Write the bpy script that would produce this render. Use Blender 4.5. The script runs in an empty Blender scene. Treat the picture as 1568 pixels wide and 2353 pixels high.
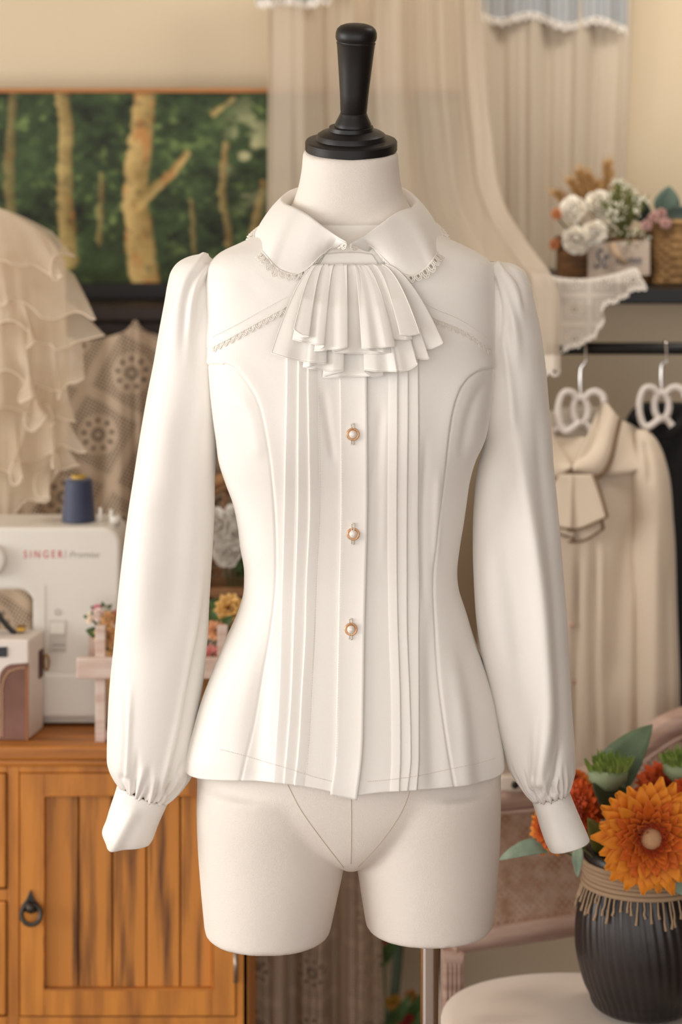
KEY, AMB, FILL, EXPO = 152, 2.08, 7.5, 0.0
import bpy, bmesh, math, random
import numpy as np
from mathutils import Vector, Matrix
from mathutils.bvhtree import BVHTree
random.seed(7); rng = np.random.default_rng(7)
sc = bpy.context.scene
col = sc.collection
# ---------------------------------------------------------------- camera frame
F, CX, HY, CH = 5553.0, 784.0, 280.0, 1.72     # focal length (px), principal column, horizon row, eye height
D0 = 3.2                                       # distance to the axis of the dress form
def W(px, py, D): return Vector(((px-CX)/F*D, D, CH-(py-HY)/F*D))
def Wn(px, py, D):
    px, py, D = np.broadcast_arrays(np.asarray(px, float), np.asarray(py, float), np.asarray(D, float))
    return np.stack([(px-CX)/F*D, D, CH-(py-HY)/F*D], -1)
def PXn(P): return CX+P[..., 0]/P[..., 1]*F, HY+(CH-P[..., 2])/P[..., 1]*F
def Zat(py, D): return CH-(py-HY)/F*D
def Xat(px, D): return (px-CX)/F*D
def lin(h):
    h = h.lstrip('#'); v = [int(h[i:i+2], 16)/255 for i in (0, 2, 4)]
    return tuple((x/12.92 if x <= .04045 else ((x+.055)/1.055)**2.4) for x in v)+(1.0,)
# ---------------------------------------------------------------- materials
MATS = {}
def nodemat(name):
    m = bpy.data.materials.new(name); m.use_nodes = True
    nt = m.node_tree; b = nt.nodes['Principled BSDF']
    MATS[name] = m
    return m, nt, b
def N(nt, t, **kw):
    n = nt.nodes.new(t)
    for k, v in kw.items():
        if k in n.inputs: n.inputs[k].default_value = v
        else: setattr(n, k, v)
    return n
def L(nt, a, b): nt.links.new(a, b)
def math_(nt, op, a, b=None, c=None):
    n = nt.nodes.new('ShaderNodeMath'); n.operation = op
    for i, v in enumerate((a, b, c)):
        if v is None: continue
        if isinstance(v, (int, float)): n.inputs[i].default_value = v
        else: L(nt, v, n.inputs[i])
    return n.outputs[0]
def simple(name, color, rough=.6, metal=0, spec=.5, bump=0, bscale=400, var=None, vscale=8, vstretch=(1, 1, 1), sheen=0, detail=4, contrast=(.35, .65), bdist=.001, attr=None, sss=0):
    m, nt, b = nodemat(name)
    b.inputs['Base Color'].default_value = lin(color); b.inputs['Roughness'].default_value = rough
    b.inputs['Metallic'].default_value = metal; b.inputs['Specular IOR Level'].default_value = spec
    if sheen: b.inputs['Sheen Weight'].default_value = sheen; b.inputs['Sheen Roughness'].default_value = .4
    tc = N(nt, 'ShaderNodeTexCoord')
    if var:
        mp = N(nt, 'ShaderNodeMapping'); mp.inputs['Scale'].default_value = vstretch
        L(nt, tc.outputs['Object'], mp.inputs[0])
        no = N(nt, 'ShaderNodeTexNoise', Scale=vscale, Detail=detail)
        L(nt, mp.outputs[0], no.inputs['Vector'])
        cr = N(nt, 'ShaderNodeValToRGB')
        cr.color_ramp.elements[0].position = contrast[0]; cr.color_ramp.elements[1].position = contrast[1]
        cr.color_ramp.elements[0].color = lin(var); cr.color_ramp.elements[1].color = lin(color)
        L(nt, no.outputs['Fac'], cr.inputs[0]); L(nt, cr.outputs[0], b.inputs['Base Color'])
    if attr:
        a = N(nt, 'ShaderNodeVertexColor'); a.layer_name = attr
        L(nt, a.outputs[0], b.inputs['Base Color'])
    if bump:
        no = N(nt, 'ShaderNodeTexNoise', Scale=bscale, Detail=3)
        L(nt, tc.outputs['Object'], no.inputs['Vector'])
        bp = N(nt, 'ShaderNodeBump', Strength=bump, Distance=bdist)
        L(nt, no.outputs['Fac'], bp.inputs['Height']); L(nt, bp.outputs[0], b.inputs['Normal'])
    return m
def see_through(m, fac, translucent=.0, tcol=None):
    """put the material's surface behind a transparent share; fac = opacity (number or socket)"""
    nt = m.node_tree; b = nt.nodes['Principled BSDF']; out = nt.nodes['Material Output']
    surf = b.outputs[0]
    if translucent:
        t = N(nt, 'ShaderNodeBsdfTranslucent'); t.inputs[0].default_value = tcol or b.inputs['Base Color'].default_value
        mx = N(nt, 'ShaderNodeMixShader'); mx.inputs[0].default_value = translucent
        L(nt, surf, mx.inputs[1]); L(nt, t.outputs[0], mx.inputs[2]); surf = mx.outputs[0]
    tr = N(nt, 'ShaderNodeBsdfTransparent'); mx = N(nt, 'ShaderNodeMixShader')
    if isinstance(fac, (int, float)): mx.inputs[0].default_value = fac
    else: L(nt, fac, mx.inputs[0])
    L(nt, tr.outputs[0], mx.inputs[1]); L(nt, surf, mx.inputs[2]); L(nt, mx.outputs[0], out.inputs[0])
    return m
# ---------------------------------------------------------------- mesh building
class MB:
    def __init__(s): s.v = []; s.f = []; s.c = []
    def add(s, verts, faces, color=None):
        o = len(s.v); s.v += [tuple(p) for p in verts]; s.f += [tuple(i+o for i in f) for f in faces]
        if color is not None:
            if len(color) == 4 and not hasattr(color[0], '__len__'): color = [color]*len(verts)
            s.c += [tuple(x) for x in color]
        return s
    def grid(s, P, closed=False, cap=False, color=None):
        P = np.asarray(P, float); r, c = P.shape[:2]
        f = []
        cc = c if closed else c-1
        for i in range(r-1):
            for j in range(cc):
                k = (j+1) % c
                f.append((i*c+j, (i+1)*c+j, (i+1)*c+k, i*c+k))
        if cap and closed:
            f.append(tuple(range(c))); f.append(tuple((r-1)*c+j for j in range(c-1, -1, -1)))
        return s.add(P.reshape(-1, 3).tolist(), f, color)
    def box(s, x0, x1, y0, y1, z0, z1):
        v = [(x, y, z) for x in (x0, x1) for y in (y0, y1) for z in (z0, z1)]
        return s.add(v, [(0, 1, 3, 2), (4, 6, 7, 5), (0, 4, 5, 1), (2, 3, 7, 6), (0, 2, 6, 4), (1, 5, 7, 3)])
    def obox(s, a, b, w, d, up=(0, 1, 0)):
        """bar from a to b, width w across, depth d along `up`"""
        a, b, up = Vector(a), Vector(b), Vector(up)
        t = (b-a).normalized(); sd = t.cross(up).normalized(); u = sd.cross(t).normalized()
        v = [p+sd*w/2*i+u*d/2*j for p in (a, b) for i in (-1, 1) for j in (-1, 1)]
        return s.add(v, [(0, 2, 3, 1), (4, 5, 7, 6), (0, 1, 5, 4), (2, 6, 7, 3), (0, 4, 6, 2), (1, 3, 7, 5)])
    def tube(s, pts, r, n=8, closed=False, color=None):
        pts = [Vector(p) for p in pts]; k = len(pts)
        if k < 2: return s
        rs = r if hasattr(r, '__len__') else [r]*k
        rings = []; ref = None
        for i, p in enumerate(pts):
            if closed: t = pts[(i+1) % k]-pts[i-1]
            else: t = pts[min(i+1, k-1)]-pts[max(i-1, 0)]
            if t.length < 1e-9: t = Vector((0, 0, 1))
            t.normalize()
            if ref is None: ref = t.orthogonal().normalized()
            ref = (ref-t*ref.dot(t))
            if ref.length < 1e-6: ref = t.orthogonal()
            ref.normalize(); bi = t.cross(ref)
            rings.append([p+(ref*math.cos(2*math.pi*j/n)+bi*math.sin(2*math.pi*j/n))*rs[i] for j in range(n)])
        o = []
        for R in rings: o += R
        f = []
        for i in range(k if closed else k-1):
            i2 = (i+1) % k
            for j in range(n):
                j2 = (j+1) % n
                f.append((i*n+j, i*n+j2, i2*n+j2, i2*n+j))
        if not closed:
            f.append(tuple(range(n-1, -1, -1))); f.append(tuple((k-1)*n+j for j in range(n)))
        return s.add(o, f, color)
    def lathe(s, prof, M=None, n=48, cap=True):
        """prof: (radius, height) list bottom to top; M: 4x4 placing local z axis"""
        M = M or Matrix.Identity(4)
        o = []; 
        for r, z in prof:
            for j in range(n):
                a = 2*math.pi*j/n; o.append(M @ Vector((r*math.cos(a), r*math.sin(a), z)))
        f = []
        for i in range(len(prof)-1):
            for j in range(n):
                j2 = (j+1) % n; f.append((i*n+j, i*n+j2, (i+1)*n+j2, (i+1)*n+j))
        if cap: f.append(tuple(range(n-1, -1, -1))); f.append(tuple((len(prof)-1)*n+j for j in range(n)))
        return s.add(o, f)
    def ball(s, c, r, n=12, sc_=(1, 1, 1), color=None):
        c = Vector(c); o = []; f = []; m = max(4, n//2)
        for i in range(1, m):
            t = math.pi*i/m
            for j in range(n):
                a = 2*math.pi*j/n
                o.append(c+Vector((math.sin(t)*math.cos(a)*sc_[0], math.sin(t)*math.sin(a)*sc_[1], math.cos(t)*sc_[2]))*r)
        o += [c+Vector((0, 0, r*sc_[2])), c-Vector((0, 0, r*sc_[2]))]
        T = len(o)-2; B = len(o)-1
        for i in range(m-2):
            for j in range(n):
                j2 = (j+1) % n; f.append((i*n+j, (i+1)*n+j, (i+1)*n+j2, i*n+j2))
        for j in range(n):
            j2 = (j+1) % n; f.append((T, j, j2)); f.append((B, (m-2)*n+j2, (m-2)*n+j))
        return s.add(o, f, color)
def worldloc(o):
    v = Vector((0, 0, 0))
    while o is not None: v += o.location; o = o.parent
    return v
def build(mb, name, mat, parent=None, smooth=True, bevel=0, seg=2, solid=0, sub=0, auto=None, off=-1, origin=None):
    me = bpy.data.meshes.new(name)
    V = np.array(mb.v, float)
    if parent is not None: base = worldloc(parent)
    elif origin is not None: base = Vector(origin)
    else: base = Vector(((V[:, 0].min()+V[:, 0].max())/2, (V[:, 1].min()+V[:, 1].max())/2, V[:, 2].min()))
    V = V-np.array(base)
    me.from_pydata(V.tolist(), [], mb.f); me.update()
    o = bpy.data.objects.new(name, me); col.objects.link(o)
    if parent is not None: o.parent = parent
    else: o.location = base
    me.materials.append(mat)
    if mb.c and len(mb.c) == len(mb.v):
        ca = me.color_attributes.new('Col', 'FLOAT_COLOR', 'POINT')
        ca.data.foreach_set('color', np.array(mb.c, 'f').ravel())
    if smooth: me.polygons.foreach_set('use_smooth', [True]*len(me.polygons))
    if smooth and auto:
        bm = bmesh.new(); bm.from_mesh(me)
        for e in bm.edges:
            if len(e.link_faces) == 2 and e.calc_face_angle(0) > auto: e.smooth = False
        bm.to_mesh(me); bm.free()
    if solid:
        md = o.modifiers.new('thickness', 'SOLIDIFY'); md.thickness = solid; md.offset = off
    if bevel:
        md = o.modifiers.new('edge', 'BEVEL'); md.width = bevel; md.segments = seg; md.limit_method = 'ANGLE'
    if sub:
        md = o.modifiers.new('sub', 'SUBSURF'); md.levels = md.render_levels = sub
    return o
def thing(name, label, cat, loc, group=None):
    o = bpy.data.objects.new(name, None); col.objects.link(o); o.location = loc; o.empty_display_size = .05
    o['label'] = label; o['category'] = cat
    if group: o['group'] = group
    return o
def tag(o, label=None, cat=None, group=None, kind=None):
    if label: o['label'] = label
    if cat: o['category'] = cat
    if group: o['group'] = group
    if kind: o['kind'] = kind
    return o
def interp(tab, x, k=1):
    """tab: list of (x, y...) -> smooth monotone-ish interpolation of column k at x"""
    t = np.array(tab, float)
    xs, ys = t[:, 0], t[:, k]
    m = np.gradient(ys, xs)
    # Fritsch-Carlson style limiting
    d = np.diff(ys)/np.diff(xs)
    for i in range(len(d)):
        if abs(d[i]) < 1e-12: m[i] = m[i+1] = 0
        else:
            for q in (i, i+1):
                if m[q]/d[i] < 0: m[q] = 0
                elif m[q]/d[i] > 3: m[q] = 3*d[i]
    x = np.asarray(x, float); xc = np.clip(x, xs[0], xs[-1])
    i = np.clip(np.searchsorted(xs, xc)-1, 0, len(xs)-2)
    h = xs[i+1]-xs[i]; s = (xc-xs[i])/h
    return ((1+2*s)*(1-s)**2*ys[i]+s*(1-s)**2*h*m[i]+s*s*(3-2*s)*ys[i+1]+s*s*(s-1)*h*m[i+1])
def catmull(pts, n, closed=False):
    """resample points (any dimension) through a centripetal-like spline"""
    P = np.array(pts, float); k = len(P)
    d = np.r_[0, np.cumsum(np.linalg.norm(np.diff(P, axis=0), axis=1)**.5+1e-9)]
    out = []
    for q in range(P.shape[1]):
        m = np.zeros(k)
        m[1:-1] = ((P[1:-1, q]-P[:-2, q])/(d[1:-1]-d[:-2])*(d[2:]-d[1:-1])+(P[2:, q]-P[1:-1, q])/(d[2:]-d[1:-1])*(d[1:-1]-d[:-2]))/(d[2:]-d[:-2])
        m[0] = (P[1, q]-P[0, q])/(d[1]-d[0]); m[-1] = (P[-1, q]-P[-2, q])/(d[-1]-d[-2])
        t = np.linspace(0, d[-1], n); i = np.clip(np.searchsorted(d, t)-1, 0, k-2); h = d[i+1]-d[i]; s = (t-d[i])/h
        out.append((1+2*s)*(1-s)**2*P[i, q]+s*(1-s)**2*h*m[i]+s*s*(3-2*s)*P[i+1, q]+s*s*(s-1)*h*m[i+1])
    return np.stack(out, -1)
def polyline(pts, n):
    P = np.array(pts, float); d = np.r_[0, np.cumsum(np.linalg.norm(np.diff(P, axis=0), axis=1))]
    t = np.linspace(0, d[-1], n)
    return np.stack([np.interp(t, d, P[:, q]) for q in range(P.shape[1])], -1)
def gnormals(P, closed=False):
    if closed:
        Q = np.concatenate([P[:, -1:], P, P[:, :1]], 1); du = (Q[:, 2:]-Q[:, :-2])
    else: du = np.gradient(P, axis=1)
    dv = np.gradient(P, axis=0)
    n = np.cross(du, dv); l = np.linalg.norm(n, axis=-1, keepdims=True); return n/np.maximum(l, 1e-12)
def segdist(px, py, pts):
    """signed-less distance to a polyline and parameter along it (0..1)"""
    P = np.array(pts, float); best = np.full(px.shape, 1e9); par = np.zeros(px.shape); sgn = np.zeros(px.shape)
    Ls = np.linalg.norm(np.diff(P, axis=0), axis=1); cum = np.r_[0, np.cumsum(Ls)]
    for i in range(len(P)-1):
        a, b = P[i], P[i+1]; d = b-a; t = np.clip(((px-a[0])*d[0]+(py-a[1])*d[1])/(d@d), 0, 1)
        qx, qy = a[0]+t*d[0], a[1]+t*d[1]; dist = np.hypot(px-qx, py-qy)
        k = dist < best
        best = np.where(k, dist, best); par = np.where(k, (cum[i]+t*Ls[i])/cum[-1], par)
        sgn = np.where(k, np.sign(d[0]*(py-a[1])-d[1]*(px-a[0])), sgn)
    return best, par, sgn
def fold(px, py, pts, w, amp, w2=None, taper=True):
    """a soft ridge (amp>0) or valley along a polyline, widths in px; w2 = width at the far end"""
    d, t, s = segdist(px, py, catmull(pts, 24))
    ww = w if w2 is None else w+(w2-w)*t
    e = np.exp(-(d/ww)**2)
    if taper == 'a': e = e*np.clip((1-t)*2.5+.05, 0, 1)
    elif taper == 'b': e = e*np.clip(t*2.5+.05, 0, 1)
    elif taper: e = e*np.clip(np.minimum(t, 1-t)*5+.15, 0, 1)
    return amp*e
def vnoise(x, y, seed=0):
    r = np.random.default_rng(seed); T = r.random((64, 64))
    xi = np.floor(x).astype(int); yi = np.floor(y).astype(int); fx = x-xi; fy = y-yi
    fx = fx*fx*(3-2*fx); fy = fy*fy*(3-2*fy)
    g = lambda a, b: T[a % 64, b % 64]
    return (g(xi, yi)*(1-fx)+g(xi+1, yi)*fx)*(1-fy)+(g(xi, yi+1)*(1-fx)+g(xi+1, yi+1)*fx)*fy
def fbm(x, y, seed=0, o=4):
    a = 0; s = 0; w = 1
    for i in range(o): a = a+w*vnoise(x*2**i+13*i, y*2**i+7*i, seed+i); s += w; w *= .55
    return a/s
# ---------------------------------------------------------------- setting
WALL_D = 4.62
m_wall = simple('wall_paint', '#dccaac', .85, bump=.15, bscale=120, spec=.2)
m_floor = simple('floor_wood', '#8a6a4c', .5, var='#6a4c33', vscale=6, vstretch=(1, 12, 1))
m_trim = simple('white_paint', '#d8cdbc', .5)
def struct(mb, name, m, **k):
    o = build(mb, name, m, smooth=False, **k); o['kind'] = 'structure'; return o
XL, XR, YB = -5.0, 2.4, -1.0
struct(MB().box(XL-.1, XR, YB, WALL_D+.1, -.1, 0), 'floor', m_floor)
struct(MB().box(XL-.1, XR, WALL_D, WALL_D+.1, 0, 2.75), 'wall_back', m_wall)
wz0, wz1, wy0, wy1 = .6, 2.6, .4, 3.8
struct(MB().box(XR, XR+.1, YB, WALL_D+.1, 0, 2.75), 'wall_right', simple('low_bounce_brown', '#5e4a3c', .85))  # unseen right wall, dark brown chosen to cut bounce from that side
struct(MB().box(XL-.1, XR+.1, YB, WALL_D+.1, 2.75, 2.85), 'ceiling', simple('ceiling_paint', '#dcd5ca', .9))
w = MB()
w.box(XL-.1, XL, YB, wy0, 0, 2.75); w.box(XL-.1, XL, wy1, WALL_D, 0, 2.75)
w.box(XL-.1, XL, wy0, wy1, 0, wz0); w.box(XL-.1, XL, wy0, wy1, wz1, 2.75)
struct(w, 'wall_left', m_wall)
w = MB()
for y in (wy0, wy1-.05): w.box(XL-.08, XL+.02, y, y+.05, wz0, wz1)
for z in (wz0, wz1-.05): w.box(XL-.08, XL+.02, wy0, wy1, z, z+.05)
struct(w, 'window_1', m_trim)
# ---------------------------------------------------------------- light
def area(name, loc, target, sx, sy, power, color):
    d = bpy.data.lights.new(name, 'AREA'); d.shape = 'RECTANGLE'; d.size = sx; d.size_y = sy; d.energy = power; d.color = color
    o = bpy.data.objects.new(name, d); col.objects.link(o); o.location = loc
    o.rotation_euler = (Vector(target)-Vector(loc)).to_track_quat('-Z', 'Y').to_euler()
    return o
area('window_daylight', (XL-.12, (wy0+wy1)/2, (wz0+wz1)/2), (0, 3.6, 1.3), wy1-wy0, wz1-wz0, KEY, (1, 1, .995))
fill_ = area('background_fill', (.80, 3.72, 2.70), (.45, 4.55, .75), .6, .3, FILL, (1, .93, .84)); fill_.data.spread = math.radians(125)  # unseen fill light added to brighten the right background
wd = bpy.data.worlds.new('World'); sc.world = wd; wd.use_nodes = True
wd.node_tree.nodes['Background'].inputs[0].default_value = (1, .995, .985, 1)
wd.node_tree.nodes['Background'].inputs[1].default_value = AMB
# ---------------------------------------------------------------- camera
cd = bpy.data.cameras.new('camera'); cam = bpy.data.objects.new('camera', cd); col.objects.link(cam)
cam.location = (0, 0, CH); cam.rotation_euler = (math.pi/2, 0, 0)
cd.sensor_fit = 'HORIZONTAL'; cd.sensor_width = 24; cd.lens = F/1568*24
cd.shift_y = -(2353/2-HY)/1568; cd.clip_start = .1; cd.clip_end = 30
cd.dof.use_dof = True; cd.dof.focus_distance = 3.12; cd.dof.aperture_fstop = 3.0
sc.camera = cam
sc.view_settings.view_transform = 'Standard'; sc.view_settings.look = 'None'; sc.view_settings.gamma = 1
sc.view_settings.use_curve_mapping = False; sc.view_settings.exposure = EXPO
# ---------------------------------------------------------------- dress form
m_linen = simple('form_linen', '#ece3d9', .85, bump=.8, bscale=950, bdist=.0008, spec=.25)
m_black = simple('black_wood', '#161414', .42, spec=.4, bump=.08, bscale=300)
m_chrome = simple('polished_steel', '#d8d4d0', .12, metal=1)
m_seam = simple('linen_seam', '#c4b198', .9)
CTR = 807.0
#            py    aL   aR   bf    bb     (half widths in px at D0, half depths in metres)
BODICE = [(500, 150, 150, .060, .075), (520, 180, 182, .066, .085), (540, 216, 208, .073, .092), (560, 258, 250, .080, .098),
          (580, 300, 290, .086, .102), (600, 322, 318, .091, .105), (630, 330, 326, .097, .108), (700, 332, 328, .108, .112),
          (800, 330, 328, .124, .112), (900, 322, 322, .134, .110), (950, 316, 316, .136, .106), (1000, 309, 306, .134, .102),
          (1050, 303, 284, .129, .098), (1100, 288, 271, .122, .096), (1150, 270, 264, .116, .094), (1200, 260, 257, .110, .094),
          (1250, 254, 249, .106, .096), (1310, 245, 243, .104, .098), (1350, 246, 247, .106, .102), (1411, 262, 266, .112, .108),
          (1472, 289, 285, .120, .114), (1533, 314, 309, .128, .120), (1594, 338, 328, .135, .126), (1655, 358, 340, .141, .130),
          (1717, 376, 350, .147, .134), (1752, 379, 352, .150, .136)]
def ring_rows(tab, rows, ncol, D=D0, n=2.35, dpx=0, dm=0, front=None, nb=None):
    """rows of horizontal super-ellipse rings about the form's axis"""
    aL, aR, bf, bb = (interp(tab, rows, k) for k in (1, 2, 3, 4))
    aL, aR, bf, bb = aL+dpx, aR+dpx, bf+dm, bb+dm
    nb = nb or ncol
    ph = np.r_[np.linspace(0, math.pi, ncol, endpoint=False), np.linspace(math.pi, 2*math.pi, nb, endpoint=False)]
    t = -np.cos(ph); s = np.sin(ph)
    P = np.zeros((len(rows), len(ph), 3))
    sc_ = D/F
    y_ = np.sign(s)*(1-np.abs(t)**n)**(1/n)
    nn_ = np.interp(rows, [520, 640, 900, 1100, 1350, 1700], [2.4, n+.8, n+.7, n+.2, n, 2.6])[:, None] if n > 2.6 else np.full((len(rows), 1), n)
    yy_ = np.sign(s)[None]*(1-np.abs(t)[None]**nn_)**(1/nn_)
    a = np.where(t[None] < 0, aL[:, None], aR[:, None])
    P[..., 0] = (CTR-CX)*sc_+t[None]*a*sc_
    P[..., 1] = D-np.where(yy_ > 0, bf[:, None], bb[:, None])*yy_
    P[..., 2] = Zat(rows, D)[:, None]
    return P, t, y_
# neck + torso + hips, then the two thighs, fused to one continuous body
NECK = [(345, 110, 108, .062, .062), (400, 115, 112, .064, .064), (440, 124, 119, .066, .068), (470, 136, 133, .068, .072),
        (500, 156, 152, .070, .078)]
body_tab = NECK+[(r[0], r[1]-12, r[2]-12, r[3]-.012, r[4]-.01) for r in BODICE if 520 <= r[0] <= 1650]+[
        (1700, 357, 340, .127, .122), (1760, 356, 345, .128, .124), (1800, 350, 340, .126, .124), (1840, 300, 292, .122, .122), (1880, 215, 210, .115, .116), (1920, 130, 128, .104, .106), (1950, 66, 66, .088, .095), (1968, 26, 26, .070, .08)]
rows = np.r_[np.linspace(345, 520, 16), np.linspace(535, 1968, 90)]
P, t, y_ = ring_rows(body_tab, rows, 48)
tilt = np.interp(rows, [345, 420, 560], [math.tan(math.radians(11.0)), math.tan(math.radians(9)), 0])
P[..., 2] += (P[..., 1]-D0)*tilt[:, None]
fm = MB().grid(P, closed=True, cap=True)
def leg(rowsLR, side):
    out = []
    rr = np.linspace(rowsLR[0][0], rowsLR[-1][0], 30)
    Lp, Rp, b = (interp(rowsLR, rr, k) for k in (1, 2, 3))
    ph = np.linspace(0, 2*math.pi, 64, endpoint=False)
    Q = np.zeros((30, 64, 3)); c_, s_ = -np.cos(ph), np.sin(ph); n = 2.2
    y__ = np.sign(s_)*(1-np.abs(c_)**n)**(1/n)
    sc_ = D0/F
    Q[..., 0] = ((Lp+Rp)/2-CX)[:, None]*sc_+c_*((Rp-Lp)/2)[:, None]*sc_
    Q[..., 1] = D0-b[:, None]*y__
    Q[..., 2] = Zat(rr, D0)[:, None]
    return Q
fm.grid(leg([(1790, 454, 806, .120), (1850, 452, 803, .118), (1900, 453, 800, .114), (1960, 456, 797, .110), (2000, 459, 789, .108), (2060, 464, 776, .105), (2142, 472, 758, .100)], 0), closed=True, cap=True)
fm.grid(leg([(1790, 808, 1151, .120), (1850, 811, 1151, .118), (1900, 813, 1150, .114), (1960, 815, 1148, .110), (2000, 822, 1145, .108), (2060, 831, 1140, .104), (2126, 842, 1132, .098)], 1), closed=True, cap=True)
form = thing('dress_form', 'cream linen dress form with black knobbed neck cap, wearing the white blouse', 'dress form', (Xat(CTR, D0), D0, 0))
fb = build(fm, 'form_body', m_linen, form)
rm = fb.modifiers.new('fuse', 'REMESH'); rm.mode = 'VOXEL'; rm.voxel_size = .0042; rm.use_smooth_shade = True
smo = fb.modifiers.new('smooth', 'SMOOTH'); smo.factor = .5; smo.iterations = 9
# neck cap
u = D0/F
capc = W(807.5, 340, D0)
Mc = Matrix.Translation(capc) @ Matrix.Rotation(math.radians(11.5), 4, 'X')
prof = [(0, -.004), (.0595, -.004), (.061, -.002), (.061, .0085), (.0595, .0105), (.0470, .0120), (.0462, .0150), (.0448, .0185), (.0400, .0215), (.0300, .0240), (.0292, .0290)]
cb = MB().lathe([(max(r, 1e-4), z) for r, z in prof], Mc, 72)
capo = build(cb, 'neck_cap', m_black, form, auto=.6)
axis_top, axis_bot = W(820, 54, D0-.03), W(811.5, 305, D0)
Mh = Matrix.Translation(axis_bot) @ (axis_top-axis_bot).to_track_quat('Z', 'Y').to_matrix().to_4x4()
Lh = (axis_top-axis_bot).length
def hp(pxr, py): return (max(pxr*u, 1e-4), Lh*(305-py)/(305-54))
prof = [hp(46, 312), hp(48, 306), hp(48, 300), hp(46, 297), hp(43, 295), hp(43, 288), hp(40.5, 281), hp(35, 270), hp(31.5, 262), hp(30.5, 259), hp(29.6, 258), hp(30.4, 256.5), hp(33, 215), hp(38, 160), hp(43.5, 102), hp(45, 98), hp(43.6, 96),
        hp(43.4, 94), hp(46, 91), hp(47.5, 84), hp(47, 75), hp(44, 67), hp(38, 61), hp(28, 57), hp(15, 55), hp(0, 54.5)]
build(MB().lathe(prof, Mh, 56), 'knob_handle', m_black, capo, auto=.7)
pole = MB().lathe([(.0138, 0.03), (.0138, Zat(2110, D0)), ], Matrix.Translation((Xat(990, 3.24), 3.24, 0)), 40)
build(pole, 'pole', m_chrome, form, auto=.7)
build(MB().lathe([(.15, 0), (.15, .01), (.14, .018), (.04, .028), (.022, .034), (.02, .05)], Matrix.Translation((Xat(990, 3.24), 3.24, 0)), 48), 'stand_base', m_chrome, form, auto=.7)

# seam lines of the linen cover, laid on the front of the body
bpy.context.view_layer.update()
dg_ = bpy.context.evaluated_depsgraph_get(); fe = fb.evaluated_get(dg_); fme = fe.to_mesh()
FBV = BVHTree.FromPolygons([fe.matrix_world @ v_.co for v_ in fme.vertices], [tuple(p_.vertices) for p_ in fme.polygons]); fe.to_mesh_clear()
for pts in ([(660, 1800), (690, 1858), (735, 1922), (790, 1993)], [(945, 1810), (925, 1862), (880, 1930), (824, 1992)], [(807, 1800), (808, 1900), (807, 1985)]):
    q = []
    for a_, b_ in catmull(pts, 40):
        h = FBV.ray_cast(Vector((0, 0, CH)), (W(a_, b_, 3)-Vector((0, 0, CH))).normalized())
        if h[0] is not None and h[0].y < 3.3: q.append(h[0]+h[1]*.0001)
    if len(q) > 3: build(MB().tube(q, .0005, 5), 'cover_seam', m_seam, form)
# ---------------------------------------------------------------- blouse
m_cloth = simple('ivory_crepe', '#f3eee7', .55, bump=.35, bscale=900, bdist=.0006, sheen=.25, spec=.35)
m_lace = simple('ivory_lace_thread', '#f8f1e7', .7)
m_thread = simple('ivory_stitching', '#e9dfd2', .8)
m_gold = simple('rose_gold', '#e0b690', .28, metal=1)
m_pearl = simple('pearl', '#efe4da', .18, spec=.8); MATS['pearl'].node_tree.nodes['Principled BSDF'].inputs['Coat Weight'].default_value = .6
blouse = thing('blouse', 'ivory long sleeved blouse with lace edged collar, jabot and pearl buttons on the dress form', 'blouse', (Xat(CTR, D0), D0, Zat(1752, D0)))
rows = np.linspace(500, 1752, 440)
P, t, y_ = ring_rows(BODICE, rows, 700, nb=90, n=3.1)
px, py = PXn(P)
front = np.broadcast_to(y_[None] > 0, px.shape)
d = np.zeros(px.shape)
for cx in (692, 926): d += .008*np.exp(-((px-cx)/85)**2-((py-985)/150)**2)
def sstep(x): x = np.clip(x, 0, 1); return x*x*(3-2*x)
RT = [830, 850, 1150, 1350, 1450, 1600, 1740, 1830]
TL = [[661, 661, 656, 651, 648, 643, 634, 629], [687, 687, 686, 680, 676, 670, 660, 653], [709, 709, 713, 705, 703, 694, 686, 677]]
TR = [[913, 913, 911, 912, 914, 919, 920, 916], [937, 937, 934, 934, 935, 941, 943, 935], [960, 960, 959, 962, 961, 962, 962, 956]]
for k, tab in enumerate(TL):
    xf = interp(list(zip(RT, tab)), py); w_ = 22.; s = (xf+w_-px)/w_
    d += np.where(s <= 1, .0030*np.clip(s, 0, 1)**.8, .0030*(1-sstep((s-1)*w_/2.5)))*sstep((py-780)/40)
for k, tab in enumerate(TR):
    xf = interp(list(zip(RT, tab)), py); w_ = 20.; s = (px-xf+w_)/w_
    d += np.where(s <= 1, .0032*np.clip(s, 0, 1)**.6, .0032*(1-sstep((s-1)*w_/3.)))*sstep((py-780)/40)
# princess seams
SL = [(480, 838), (534, 840), (570, 879), (595, 922), (608, 968), (622, 1050), (633, 1200), (633, 1350), (620, 1455), (597, 1560), (573, 1690), (553, 1800), (546, 1840)]
SR = [(1135, 846), (1094, 855), (1063, 885), (1043, 935), (1030, 1010), (1017, 1130), (1003, 1250), (997, 1350), (1001, 1424), (1009, 1550), (1026, 1690), (1044, 1805), (1050, 1840)]
d += fold(px, py, SL, 3.4, -.0013, taper=False)+fold(px, py, SR, 3.2, -.0017, taper=False)
dd, _, sg = segdist(px, py, catmull(SR, 40)); s0_ = segdist(np.array([[930.]]), np.array([[1000.]]), catmull(SR, 40))[2][0, 0]; ins = (sg == s0_)*1.
d += .0028*np.exp(-(dd/26)**2)*ins*sstep((1250-py)/200)
dd, _, sg = segdist(px, py, catmull(SL, 40)); s0_ = segdist(np.array([[720.]]), np.array([[1000.]]), catmull(SL, 40))[2][0, 0]; ins = (sg == s0_)*1.
d += .0022*np.exp(-(dd/26)**2)*ins*sstep((1200-py)/200)
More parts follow.
